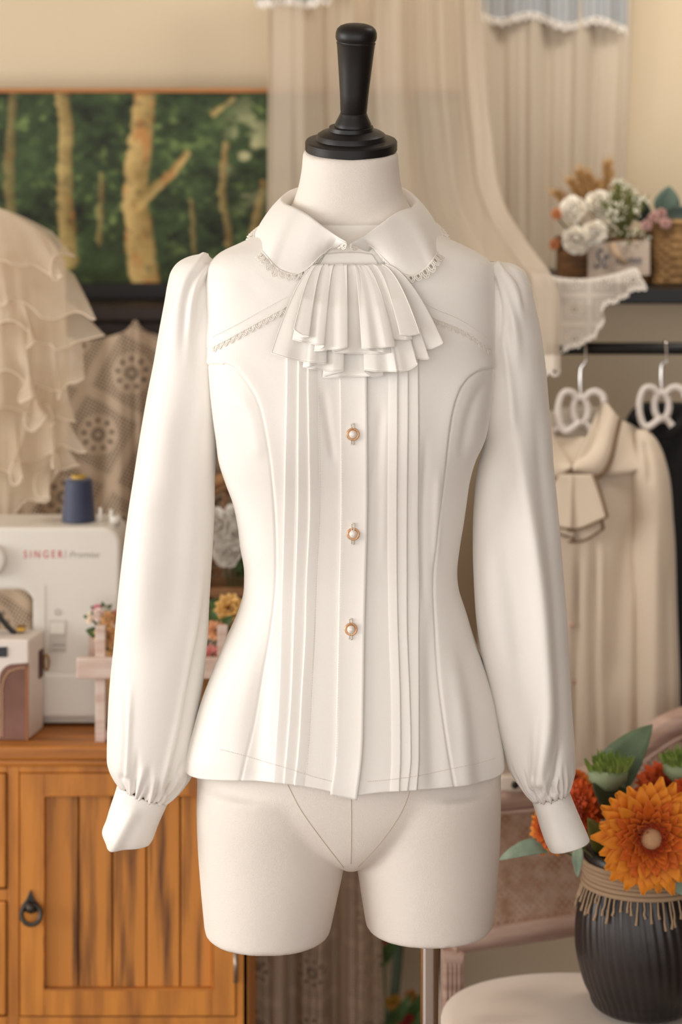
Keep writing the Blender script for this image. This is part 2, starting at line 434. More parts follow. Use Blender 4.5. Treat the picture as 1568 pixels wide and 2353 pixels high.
# drape of the peplum and of the front panels
d += fold(px, py, [(628, 1400), (606, 1540), (590, 1660), (585, 1800)], 16, -.010, 34, False)*sstep((py-1400)/260)
d += fold(px, py, [(540, 1420), (500, 1580), (470, 1760)], 30, .006, 50, False)*sstep((py-1380)/250)
d += fold(px, py, [(985, 1380), (990, 1550), (1000, 1800)], 14, -.006, 22, False)*sstep((py-1350)/260)
d += fold(px, py, [(1062, 1470), (1090, 1600), (1110, 1790)], 18, -.005, 28, False)*sstep((py-1400)/260)
d += fold(px, py, [(1040, 1500), (1062, 1640), (1075, 1800)], 16, .005, 22, False)*sstep((py-1420)/260)
d += fold(px, py, [(742, 890), (752, 960), (768, 1060)], 11, -.0024, 8)+fold(px, py, [(880, 930), (868, 1000), (858, 1120)], 12, -.0026, 8)
d += fold(px, py, [(886, 900), (884, 1100), (880, 1300)], 10, .0012)
d += fold(px, py, [(1005, 1080), (1000, 1300)], 10, .003)+fold(px, py, [(978, 1000), (972, 1200), (975, 1400)], 9, -.0028)
d += fold(px, py, [(545, 900), (580, 960), (600, 1060)], 20, .003)
d += fold(px, py, [(470, 760), (560, 690), (600, 640)], 40, -.002)+fold(px, py, [(1120, 870), (1085, 940), (1060, 1060)], 14, -.003)
# yoke lies over the front panels
YL = [(480, 799), (540, 768), (600, 735), (665, 700), (740, 660)]; YR = [(1135, 806), (1090, 772), (1050, 750), (1000, 730), (960, 708), (900, 670)]
yl = np.where(px < CTR, np.interp(px, [a[0] for a in YL], [a[1] for a in YL]), np.interp(px, [a[0] for a in YR[::-1]], [a[1] for a in YR[::-1]]))
d += .0011*sstep((yl-py)/3+.5)*sstep((py-560)/60)
edge = np.broadcast_to(np.clip(np.sqrt(np.maximum(1-t**2, 0))*5, 0, 1)[None], px.shape)
P = P+gnormals(P, True)*-1*(d*front*edge)[..., None]
# the hem is cut a little higher towards the left side
wr_ = sstep((rows-1600)/152)[:, None]; A_ = np.where(t < 0, 21*np.sin(math.pi*np.clip(-t, 0, 1))**1.2, 6*np.sin(math.pi*np.clip(t, 0, 1)))-5*np.exp(-(t/.12)**2)
P[..., 2] += wr_*(A_*(y_ > 0))[None]*u
bod = build(MB().grid(P, closed=True), 'bodice', m_cloth, blouse, solid=.0014)
pf, ff = P.reshape(-1, 3), []
R_, C_ = P.shape[:2]
for i in range(0, R_-1):
    ff += [(i*C_+j, (i+1)*C_+j, (i+1)*C_+(j+1) % C_, i*C_+(j+1) % C_) for j in range(C_)]
BVH = BVHTree.FromPolygons([Vector(p) for p in pf], ff)
EYE = Vector((0, 0, CH))
def Don(px, py, off=0, dflt=None):
    """depth of the bodice's front along the sight line through (px, py), lifted off by `off`"""
    for k in range(30):
        dr = (W(px, py, 3)-EYE).normalized()
        h = BVH.ray_cast(EYE, dr)
        if h[0] is not None: return h[0].y-off
        if dflt is not None: return dflt
        py -= 4
    return D0
def on(px, py, off=0): return W(px, py, Don(px, py, off))
# ---- placket
rws = np.linspace(855, 1839, 150)
xl = interp([(855, 779), (1000, 781), (1150, 782), (1350, 778), (1600, 773), (1740, 770), (1839, 759)], rws)
xr = interp([(855, 843), (1150, 845), (1300, 842), (1450, 838), (1600, 836), (1740, 832), (1839, 820)], rws)
pl = np.zeros((150, 11, 3))
for i, r in enumerate(rws):
    bot = r if r < 1815 else r
    for j, s in enumerate(np.linspace(0, 1, 11)):
        x = xl[i]+(xr[i]-xl[i])*s
        rr = r-(1-s)*12*sstep((r-1700)/139)
        pl[i, j] = W(x, rr, Don(x, min(rr, 1808), .0022+.0035*s**3))
build(MB().grid(pl), 'button_placket', m_cloth, blouse, solid=.0016)
# ---- stitching: short raised threads
def dashes(mb, pts, off=.0012, step=5.0, frac=.62, r=.00032, surf=True):
    c = catmull(pts, 400); s = np.r_[0, np.cumsum(np.linalg.norm(np.diff(c[:, :2], axis=0), axis=1))]
    q = np.arange(0, s[-1], step)
    for a in q:
        A = [np.interp(a, s, c[:, k]) for k in (0, 1)]; B = [np.interp(min(a+step*frac, s[-1]), s, c[:, k]) for k in (0, 1)]
        mb.tube([on(*A, off), on(*B, off)], r, 4)
def dsh(*a, **k):
    mb = MB(); dashes(mb, *a, **k); build(mb, 'stitching', m_thread, blouse)
dsh( [(505, 1722), (556, 1735), (600, 1748), (655, 1764), (720, 1785), (764, 1796)])
dsh( [(846, 1796), (900, 1791), (960, 1783), (1036, 1767), (1090, 1756), (1140, 1742)])
dsh( [(490, 774), (540, 748), (600, 715), (660, 682)]); dsh( [(1124, 778), (1088, 753), (1050, 731), (1000, 710), (955, 686)])
dsh( [(733, 860), (735, 1000), (736, 1150), (727, 1350), (716, 1600), (706, 1780)], step=6)
dsh( [(784, 870), (786, 1150), (782, 1350), (777, 1600), (773, 1740)], off=.0036, step=6)
# ---- sleeves
def sleeve(tab, folds, ncol=150, nrow=260, n=2.15, seam=0, gather=0):
    T = np.array(tab, float)
    if seam:
        w_ = np.clip((1010-T[:, 1])/60, 0, 1)*np.clip((T[:, 1]-585)/25, 0, 1)*24
        if seam < 0: T[:, 2] += w_
        else: T[:, 0] -= w_
    s = np.r_[0, np.cumsum(np.linalg.norm(np.diff(T[:, :4], axis=0), axis=1))]
    q = s[-1]*(np.linspace(0, 1, nrow)**1.15)
    q = np.unique(np.r_[q])
    V = [interp(np.c_[s, T[:, k]], q) for k in range(6)]
    A = Wn(V[0], V[1], V[4]); B = Wn(V[2], V[3], V[4])
    ph = np.linspace(0, 2*math.pi, ncol, endpoint=False); c_, s_ = -np.cos(ph), np.sin(ph)
    y__ = np.sign(s_)*(1-np.abs(c_)**n)**(1/n)
    P = (A+B)[:, None]/2+(B-A)[:, None]/2*c_[None, :, None]
    P[..., 1] -= V[5][:, None]*y__[None]
    px, py = PXn(P); dd = np.zeros(px.shape)
    for f in folds:
        f = tuple(f)+(None,)*(4-len(f)); y0_, y1_ = f[0][0][1], f[0][-1][1]
        dd += fold(px, py, *f[:4], 'a' if y0_ < 660 else 'b' if y1_ > 1770 and y1_ < 1900 else True)
    if gather:
        s_ = (q/s[-1])[:, None]; e_ = np.clip((s_-.90)/.10, 0, 1)**1.5*np.clip((1.012-s_)/.012, 0, 1)
        dd += e_*gather*(np.sin(19*ph+2*np.sin(3*ph))+.6*np.sin(33*ph+1.3))[None]
    m = np.clip(y__*2.5, 0, 1)[None]
    return P-gnormals(P, True)*(dd*m)[..., None]
SLV_L = [(468, 583, 476, 584, D0, .012), (436, 589, 480, 592, D0, .026), (410, 602, 482, 606, D0, .040), (394, 622, 484, 630, D0, .049), (386, 650, 485, 660, D0, .056), (379, 690, 486, 700, D0-.002, .060),
         (366, 760, 487, 770, D0-.005, .062), (354, 830, 488, 830, D0-.005, .062), (340, 900, 490, 900, D0-.008, .060), (325, 985, 494, 985, D0-.01, .058), (310, 1080, 495, 1080, D0-.012, .056), (295, 1180, 493, 1180, D0-.015, .055),
         (282, 1280, 487, 1290, D0-.02, .055), (271, 1380, 481, 1390, D0-.02, .056), (262, 1480, 477, 1470, D0-.02, .058), (252, 1580, 467, 1570, D0-.02, .060), (247, 1680, 453, 1660, D0-.02, .060), (246, 1740, 446, 1730, D0-.02, .058),
         (250, 1763, 442, 1780, D0-.02, .054), (258, 1778, 428, 1803, D0-.02, .049), (267, 1790, 406, 1828, D0-.02, .043), (273, 1797, 387, 1842, D0-.02, .037)]
SLV_R = [(1138, 601, 1148, 602, D0, .012), (1134, 606, 1178, 606, D0, .026), (1131, 618, 1203, 620, D0, .038), (1129, 640, 1217, 645, D0, .049), (1127, 680, 1228, 690, D0, .058), (1126, 740, 1240, 745, D0-.002, .061), (1127, 800, 1249, 800, D0-.005, .061),
         (1128, 850, 1255, 850, D0-.005, .060), (1122, 930, 1262, 930, D0-.008, .058), (1112, 1010, 1269, 1010, D0-.01, .056), (1098, 1080, 1274, 1080, D0-.012, .055), (1090, 1150, 1281, 1150, D0-.015, .055), (1087, 1250, 1290, 1250, D0-.02, .055),
         (1090, 1350, 1298, 1350, D0-.02, .055), (1095, 1424, 1304, 1424, D0-.02, .056), (1106, 1500, 1308, 1500, D0-.02, .057), (1122, 1572, 1312, 1572, D0-.02, .058), (1136, 1646, 1316, 1646, D0-.02, .058), (1155, 1720, 1321, 1720, D0-.02, .056),
         (1173, 1775, 1322, 1768, D0-.02, .052), (1195, 1808, 1317, 1790, D0-.02, .046), (1214, 1828, 1309, 1808, D0-.02, .040), (1222, 1836, 1305, 1815, D0-.02, .035)]
FL = [([(470, 590), (430, 640), (408, 720), (400, 800)], 10, .004, 16), ([(476, 612), (452, 650), (440, 700), (434, 780)], 8, .005, 14), ([(474, 602), (438, 660), (424, 740), (416, 840)], 7, -.004, 12),
      ([(482, 640), (462, 680), (452, 760), (455, 860)], 8, -.004, 16), ([(484, 700), (475, 800), (470, 1000)], 12, .004, 20),
      ([(440, 900), (420, 1100), (405, 1300), (390, 1500)], 36, -.006, 40), ([(340, 1100), (320, 1300), (310, 1500)], 30, .004, 36), ([(470, 1250), (455, 1400), (430, 1550), (400, 1700), (372, 1820)], 9, .004, 7),
      ([(485, 1300), (470, 1420), (440, 1560), (415, 1700), (380, 1830)], 12, -.005, 8), ([(290, 1580), (287, 1700), (280, 1790)], 5, -.004, 4), ([(300, 1560), (296, 1680), (292, 1780)], 8, .004, 6),
      ([(318, 1720), (312, 1780), (305, 1830)], 6, -.003, 4), ([(345, 1760), (335, 1800), (322, 1846)], 5, -.004, 4), ([(338, 1790), (329, 1820), (316, 1846)], 4, .003, 3), ([(358, 1780), (350, 1815), (342, 1850)], 5, .004, 4),
      ([(330, 1760), (322, 1800), (312, 1836)], 5, .004, 4), ([(425, 1740), (405, 1790), (385, 1830)], 6, -.003, 4), ([(368, 1790), (362, 1820), (356, 1850)], 3, -.003, 3), ([(350, 1805), (345, 1830), (334, 1850)], 3, -.003, 2)]
FR = [([(1140, 618), (1160, 680), (1182, 760), (1190, 860)], 9, .006, 14), ([(1146, 612), (1180, 660), (1205, 740)], 8, .005, 12), ([(1143, 622), (1168, 720), (1168, 800)], 7, -.004, 10), ([(1136, 640), (1150, 700), (1146, 800)], 7, -.004, 9),
      ([(1160, 610), (1195, 650), (1206, 720)], 6, -.004, 8), ([(1155, 760), (1172, 880), (1180, 1000)], 8, .004, 12),
      ([(1170, 900), (1195, 1050), (1218, 1200), (1238, 1350), (1250, 1500), (1256, 1650), (1238, 1790)], 20, .014, 20), ([(1135, 900), (1140, 1050), (1150, 1200), (1180, 1400), (1200, 1600), (1215, 1780)], 30, -.007, 26),
      ([(1232, 900), (1250, 1100), (1270, 1300), (1285, 1500), (1290, 1700)], 18, -.005, 20), ([(1238, 1560), (1236, 1680), (1226, 1830)], 4, -.004, 4), ([(1290, 1700), (1280, 1770), (1266, 1828)], 7, -.004, 4), ([(1285, 1780), (1278, 1810), (1284, 1822)], 4, .004, 3),
      ([(1262, 1770), (1256, 1800), (1250, 1830)], 5, .003, 4), ([(1272, 1790), (1268, 1815), (1262, 1828)], 3, -.003, 3)]
CUF_L = [(272, 1796, 388, 1841, D0-.02, .034), (263, 1825, 381, 1857, D0-.02, .034), (253, 1855, 372, 1876, D0-.02, .034), (244, 1885, 364, 1895, D0-.02, .034), (235, 1911, 357, 1914, D0-.02, .033), (240, 1927, 352, 1927, D0-.02, .031), (248, 1939, 346, 1937, D0-.02, .028)]
CUF_R = [(1221, 1835, 1307, 1814, D0-.02, .032), (1233, 1872, 1320, 1846, D0-.02, .031), (1245, 1912, 1338, 1888, D0-.02, .031), (1256, 1940, 1350, 1915, D0-.02, .031), (1263, 1953, 1355, 1928, D0-.02, .030)]
for sd0, tab, fl, ctab, cf in ((-1, SLV_L, FL, CUF_L, [([(315, 1850), (285, 1905), (250, 1970)], 16, .006, 14)]), (1, SLV_R, FR, CUF_R, [([(1262, 1850), (1290, 1960)], 20, .002)])):
    so = build(MB().grid(sleeve(tab, fl, seam=sd0, gather=.0022), closed=True), 'sleeve', m_cloth, blouse, solid=.0012)
    C = sleeve(ctab, cf, 120, 60, 2.3)
    build(MB().grid(C, closed=True), 'cuff', m_cloth, so, solid=.0016)
    k = 2
    build(MB().tube([Vector(p) for p in C[k]], .0009, 5, closed=True), 'cuff_seam', m_cloth, so)
# ---- neckband
nb = np.zeros((8, 40, 3))
for i, v in enumerate(np.linspace(0, 1, 8)):
    for j, s in enumerate(np.linspace(0, 1, 40)):
        x = (748-16*v)+((856+18*v)-(748-16*v))*s; yy = (579+8*(abs(s-.5)*2)**2*.6)+30*v-3*(1-(2*s-1)**2)*0
        nb[i, j] = W(x, yy, Don(x, yy, .0022))
build(MB().grid(nb), 'neckband', m_cloth, blouse, solid=.001)
# ---- jabot: two tiers of folded cloth
def tier(bot, top, py_top, lift, name, e=.6):
    bo_, to_ = [bot[0]], [top[0]]
    for k in range(1, len(bot)):
        if abs(bot[k][0]-bot[k-1][0]) > 27: bo_.append(((bot[k][0]+bot[k-1][0])/2, (bot[k][1]+bot[k-1][1])/2+1, (bot[k][2]+bot[k-1][2])/2+3.2)); to_.append(((top[k][0]+top[k-1][0])/2, (top[k][1]+top[k-1][1])/2+1))
        bo_.append(bot[k]); to_.append(top[k])
    B = catmull(bo_, 300)
    tp_ = np.r_[0, np.cumsum(np.linalg.norm(np.diff(np.array(bo_), axis=0), axis=1)**.5)]; tq_ = np.linspace(0, tp_[-1], 300)
    T = np.stack([np.interp(tq_, tp_, np.array(to_)[:, k]) for k in (0, 1)], -1)
    vs = np.linspace(0, 1, 44); G = np.zeros((44, 300, 3))
    dc = np.array([Don(min(max(x, 700), 925), y, 0) for x, y in zip(B[:, 0], np.minimum(B[:, 1], 860))])
    dc = np.minimum(dc, np.median(dc)+.006)
    dt = Don(807, 609, .008)
    for i, v in enumerate(vs):
        x = T[:, 0]+(B[:, 0]-T[:, 0])*v**e; y = py_top+(B[:, 1]-py_top)*v
        D = dt+(dc-dt)*v-lift*min(1, v*2)-(T[:, 1]*(1-v)+B[:, 2]*v*1.35)/1000*(.25+.75*v)
        G[i] = Wn(x, y, D)
    o = build(MB().grid(G), name, m_cloth, blouse, solid=.0008)
    h = MB().tube([Vector(p) for p in G[-1]], .0009, 6)
    h.tube([Vector(p) for p in G[:, 0]], .0007, 6); h.tube([Vector(p) for p in G[:, -1]], .0007, 6)
    build(h, 'rolled_hem', m_cloth, o)
    return o
tier([(624, 811, 10), (690, 829, 12), (751, 835, 14), (725, 838, 10), (697, 843, 5), (745, 850, 9), (791, 851, 13), (766, 858, 8), (743, 866, 4), (810, 864, 5), (882, 862, 8), (858, 866, 11), (837, 851, 15), (890, 853, 17), (940, 851, 18), (960, 836, 18), (940, 831, 14), (918, 833, 9), (922, 820, 6), (935, 816, 7), (960, 824, 11), (987, 824, 14), (978, 814, 10), (971, 806, 7), (995, 800, 10), (1019, 789, 12)],
     [(730, 3), (742, 3), (756, 4), (752, 3), (748, 2), (765, 3), (790, 4), (782, 2), (776, 1), (805, 1), (832, 2), (826, 3), (822, 4), (838, 4), (856, 4), (862, 4), (860, 3), (856, 2), (859, 2), (864, 2), (868, 3), (874, 3), (872, 2), (871, 2), (878, 3), (886, 3)],
     607, .003, 'jabot_lower_tier')
tier([(676, 757, 12), (692, 768, 14), (711, 773, 14), (690, 775, 10), (673, 779, 6), (712, 788, 9), (746, 793, 14), (736, 802, 10), (723, 806, 6), (760, 803, 10), (800, 797, 15), (784, 803, 10), (764, 808, 5), (830, 812, 3), (899, 810, 5), (866, 806, 10), (831, 799, 15), (870, 798, 16), (909, 794, 15), (903, 782, 11), (892, 774, 8), (920, 780, 7), (948, 778, 8), (934, 772, 12), (919, 768, 16), (942, 770, 16), (965, 767, 14)],
     [(731, 4), (738, 4), (746, 4), (742, 3), (738, 3), (752, 3), (770, 5), (765, 3), (761, 2), (778, 4), (799, 6), (793, 3), (788, 2), (805, 1), (822, 2), (817, 3), (813, 5), (826, 5), (840, 5), (838, 4), (834, 3), (850, 3), (864, 3), (861, 4), (858, 5), (868, 5), (878, 4)],
     608, .017, 'jabot_upper_tier')
# ---- collar flaps with lace
def lace(mb, pts, outdir, pitch, h, r=.0005):
    """scalloped edging: pts 3-D along an edge, outdir(i) unit vector away from the cloth"""
    P = np.array(pts); s = np.r_[0, np.cumsum(np.linalg.norm(np.diff(P, axis=0), axis=1))]; n = max(1, int(round(s[-1]/pitch))); w = s[-1]/n
    at = lambda q: Vector([np.interp(q, s, P[:, k]) for k in range(3)])
    O = np.array(outdir); od = lambda q: Vector([np.interp(q, s, O[:, k]) for k in range(3)])
    def arc(c, rad, hh, base, a0=0, a1=math.pi, m=9):
        out = []
        for i in range(m):
            a = a0+(a1-a0)*i/(m-1); q = c-rad*math.cos(a)
            out.append(at(min(max(q, 0), s[-1]))+od(min(max(q, 0), s[-1]))*(base+hh*math.sin(a)))
        return out
    for i in range(n):
        c = (i+.5)*w
        mb.tube(arc(c, w*.5, h, .0003), r*1.15, 5); mb.tube(arc(c, w*.30, h*.62, .0003), r, 5)
        for k in (-.27, 0, .27):
            mb.tube(arc(c+k*w*1.05, w*.12, h*.16, h*(.78-1.6*k*k), 0, 2*math.pi, 9), r*.8, 4)
        for k in (-.3, .3): mb.tube(arc(c+k*w, w*.14, h*.2, h*.22, 0, 2*math.pi, 8), r*.8, 4)
    mb.tube([Vector(p) for p in P], r*1.3, 5)
def collar(pairs, bulge, sgn):
    R = catmull([p[0] for p in pairs], 90); O = catmull([(p[1][0], p[1][1], p[1][2] if len(p[1]) > 2 else Don(p[1][0], p[1][1], .007)) for p in pairs], 90)
    R3, O3 = Wn(*R.T), Wn(*O.T)
    ax = np.array([Xat(CTR, D0), D0, 0])
    inw = ax[None]-R3; inw[:, 2] = 0; inw /= np.linalg.norm(inw, axis=1, keepdims=True)
    fd = np.clip((89-np.arange(90))/16, .0, 1)[:, None]; dn_ = np.array([[0, 0, -1.]])
    rowsG = [R3+inw*.013*fd+dn_*.026*fd, R3+inw*.009*fd+dn_*.010*fd, R3+inw*.004*fd+dn_*.001*fd]
    wd_ = np.linalg.norm(O3-R3, axis=1, keepdims=True)
    mid = (R3+O3)/2
    out = mid-ax[None]; out[:, 2] = 0; out /= np.linalg.norm(out, axis=1, keepdims=True); out = out*.8+np.array([0, 0, .5])
    Cc = R3+(O3-R3)*.42+out*wd_*bulge
    for v in np.linspace(0, 1, 22): rowsG.append(R3*(1-v)**2+Cc*2*v*(1-v)+O3*v*v)
    G = np.array(rowsG)
    if sgn > 0: G = G[:, ::-1]
    o = build(MB().grid(G), 'collar_flap', m_cloth, blouse, solid=.0022)
    e = G[-1] if sgn < 0 else G[-1][::-1]; pr = G[-4] if sgn < 0 else G[-4][::-1]
    od = e-pr; od /= np.linalg.norm(od, axis=1, keepdims=True)
    rad_ = e-ax[None]; rad_[:, 2] = 0; rad_ /= np.linalg.norm(rad_, axis=1, keepdims=True)
    od = od+rad_*np.clip((60-np.arange(len(e)))/25, 0, 1)[:, None]*1.1; od /= np.linalg.norm(od, axis=1, keepdims=True)
    # edging starts where the flap comes into view
    i0 = 24
    lm = MB(); k = 56
    lace(lm, e[i0:k]+np.array([0, -.001, 0]), od[i0:k], .0105, .0125); lace(lm, e[k-1:]+np.array([0, -.0015, 0]), od[k-1:], .0095, .0085)
    build(lm, 'lace_trim', m_lace, o)
    h = MB().tube([Vector(p) for p in e[i0-6:]], .0013, 6); build(h, 'collar_edge', m_cloth, o)
collar([((807, 425, 3.285), (807, 470, 3.345)), ((735, 424, 3.278), (690, 482, 3.325)), ((688, 430, 3.255), (630, 500, 3.28)), ((660, 441, 3.23), (600, 520, 3.225)), ((646, 456, 3.20), (585, 538, 3.19)),
        ((653, 467, 3.17), (590, 560, 3.16)), ((673, 475, 3.145), (612, 588)), ((697, 487, 3.130), (640, 618)), ((720, 502, 3.116), (677, 630)), ((742, 519, 3.108), (708, 616)), ((764, 535, 3.102), (738, 587)), ((780, 546, 3.098), (765, 567)), ((797, 556, 3.093), (797, 559, 3.092))], .10, -1)
collar([((807, 425, 3.285), (807, 470, 3.345)), ((880, 424, 3.278), (920, 482, 3.325)), ((922, 430, 3.255), (975, 496, 3.28)), ((945, 442, 3.23), (1000, 515, 3.225)), ((960, 462, 3.20), (1016, 538, 3.19)),
        ((953, 474, 3.17), (1013, 560, 3.16)), ((930, 481, 3.145), (1000, 590)), ((908, 492, 3.130), (978, 617)), ((885, 508, 3.116), (948, 634)), ((862, 524, 3.108), (912, 622)), ((840, 541, 3.102), (876, 588)), ((822, 552, 3.098), (848, 563)), ((806, 559, 3.093), (806, 563, 3.092))], .10, 1)
for Y in ([(489, 797), (540, 770), (600, 737), (665, 701)], [(950, 703), (1000, 732), (1050, 752), (1090, 774), (1128, 803)]):
    c = catmull(Y, 40); e = np.array([on(a, b, .0012) for a, b in c]); dn = np.array([on(a, b+8, .0016) for a, b in c])-e; dn /= np.linalg.norm(dn, axis=1, keepdims=True)
    ylm = MB(); lace(ylm, e, dn, .0100, .0075); build(ylm, 'yoke_lace', m_lace, blouse)
# ---- buttons
for bx, by in ((811.5, 998), (812, 1227), (807, 1446)):
    D = Don(bx, by, .004); c = W(bx, by, D)
    Mb = Matrix.Translation(c) @ (Vector((0, -1, .05))).to_track_quat('Z', 'Y').to_matrix().to_4x4()
    r0 = 14.5*u
    rim = MB().lathe([(1e-4, -.001), (r0*.95, -.001), (r0, .0006), (r0*.97, .0018), (r0*.84, .0026), (r0*.74, .0018), (1e-4, .0014)], Mb, 40, cap=False)
    for k in range(26):
        a = 2*math.pi*k/26; rim.ball(Mb @ Vector((r0*.86*math.cos(a), r0*.86*math.sin(a), .0025)), r0*.09, 6)
    bo = build(rim, 'button', m_gold, blouse); bo['label'] = 'rose gold button set with a pearl'
    build(MB().ball(Mb @ Vector((0, 0, .0018)), r0*.62, 24, (1, .8, 1)), 'pearl', m_pearl, bo)
    hole = MB()
    for s in (-1, 1):
        hole.tube([W(bx-3.4*s-1, by-24, Don(bx, by-24, .0044)), W(bx-2.5*s-1, by, Don(bx, by, .0044)), W(bx-3*s-1, by+23, Don(bx, by+23, .0044))], .0009, 5)
    for s in (-24, 23): hole.tube([W(bx-5, by+s, Don(bx, by+s, .0044)), W(bx+3, by+s, Don(bx, by+s, .0044))], .0009, 5)
    build(hole, 'buttonhole', m_thread, blouse)
# ================================================================ things behind, left side
def fbox(mb, px0, px1, py0, py1, D, depth):
    """box whose front face fills px0..px1, py0..py1 at distance D"""
    return mb.box(Xat(px0, D), Xat(px1, D), D, D+depth, Zat(py1, D), Zat(py0, D))
# ---- flowers and leaves (shared builders)
def frame_of(d):
    d = Vector(d).normalized(); r = d.orthogonal() if abs(d.z) > .95 else Vector((0, 0, 1)).cross(d).normalized(); r.normalize()
    return r, d.cross(r).normalized(), d
def petal(mb, c, out, nrm, ln, wd, curl=.2, c0=None, c1=None, nl=5, nw=3, tipw=.35, base=.25):
    """one petal from c along out, its face towards nrm"""
    out = Vector(out).normalized(); nrm = Vector(nrm); nrm = (nrm-out*nrm.dot(out)).normalized(); sd = out.cross(nrm)
    v = []; cc = []
    for i in range(nl):
        s = i/(nl-1); w = wd*(base+(1-base)*math.sin(math.pi*min(s*.62+.05, 1)))*(1 if s < .75 else 1-(s-.75)/.25*(1-tipw))
        for j in range(nw):
            t = j/(nw-1)*2-1
            v.append(c+out*(ln*s)+nrm*(curl*ln*s*s+wd*.22*abs(t)**2)+sd*(w*.5*t))
            if c0: cc.append([c0[q]+(c1[q]-c0[q])*s**1.3 for q in range(3)]+[1])
    f = [(i*nw+j, i*nw+j+1, (i+1)*nw+j+1, (i+1)*nw+j) for i in range(nl-1) for j in range(nw-1)]
    mb.add(v, f, cc if c0 else None)
m_petal = simple('petal', '#ffffff', .6, attr='Col', spec=.25, sheen=.2)
m_leaf = simple('leaf_green', '#4d6b33', .55, var='#34491f', vscale=40)
m_leafd = simple('leaf_dark', '#2c3c30', .5, var='#223026', vscale=30)
m_leafs = simple('leaf_sage', '#8f9f8a', .6, var='#6f8270', vscale=30)
m_stem = simple('stem', '#55623a', .7)
def leaf(mb, a, b, w, nrm=(0, -1, .2), bend=.1, n=9):
    a, b = Vector(a), Vector(b); out = (b-a); ln = out.length; out.normalize(); nrm = Vector(nrm); nrm = (nrm-out*nrm.dot(out)).normalized(); sd = out.cross(nrm)
    v = []
    for i in range(n):
        s = i/(n-1); ww = w*.5*(math.sin(math.pi*s**.85))**.8+.0004
        for t in (-1, -.5, 0, .5, 1): v.append(a+out*ln*s+nrm*(bend*ln*math.sin(math.pi*s)+abs(t)*ww*.3)+sd*ww*t)
    mb.add(v, [(i*5+j, i*5+j+1, i*5+j+6, i*5+j+5) for i in range(n-1) for j in range(4)])
def rose(root, c, r, d, colin, colout, name='petals', layers=((3, .35, .25), (5, .6, .5), (6, .85, .8), (7, 1, 1.15)), seed=1):
    R_ = random.Random(seed); a, b, d = frame_of(d); mb = MB(); c = Vector(c)
    for n, rr, op in layers:
        for k in range(n):
            th = 2*math.pi*(k+R_.random()*.4)/n+rr*5
            rad = a*math.cos(th)+b*math.sin(th)
            out = (d*math.cos(op)+rad*math.sin(op))
            petal(mb, c-d*r*.55+rad*r*.12*rr, out, -rad*math.cos(op)+d*math.sin(op), r*(1.0+.35*rr), r*(.75+.55*rr), curl=.18-.25*rr*R_.random(), c0=colin, c1=colout, nl=6, nw=5, tipw=.6, base=.45)
    o = build(mb, name, m_petal, root, solid=.0006); return o
def daisy(root, c, r, d, layers, name='petals', seed=1):
    """layers: (count, length share, width share, opening angle from the axis, base colour, tip colour)"""
    R_ = random.Random(seed); a, b, d = frame_of(d); mb = MB(); c = Vector(c)
    for li, (n, ls, ws, op, c0, c1) in enumerate(layers):
        for k in range(n):
            th = 2*math.pi*(k+.5*(li % 2)+R_.uniform(-.2, .2))/n; o_ = op+R_.uniform(-.12, .12)
            rad = a*math.cos(th)+b*math.sin(th); out = d*math.cos(o_)+rad*math.sin(o_)
            petal(mb, c+rad*r*.10, out, d*math.sin(o_)-rad*math.cos(o_), r*ls*R_.uniform(.9, 1.08), r*ws, curl=R_.uniform(-.12, .1), c0=c0, c1=c1, nl=6, nw=3, tipw=.2)
    return build(mb, name, m_petal, root, solid=.0005)
def rgb(h): return lin(h)[:3]
def stem(root, pts, r=.002, mat=None): return build(MB().tube([Vector(p) for p in catmull([tuple(p) for p in pts], 14)], r, 6), 'stem', mat or m_stem, root)
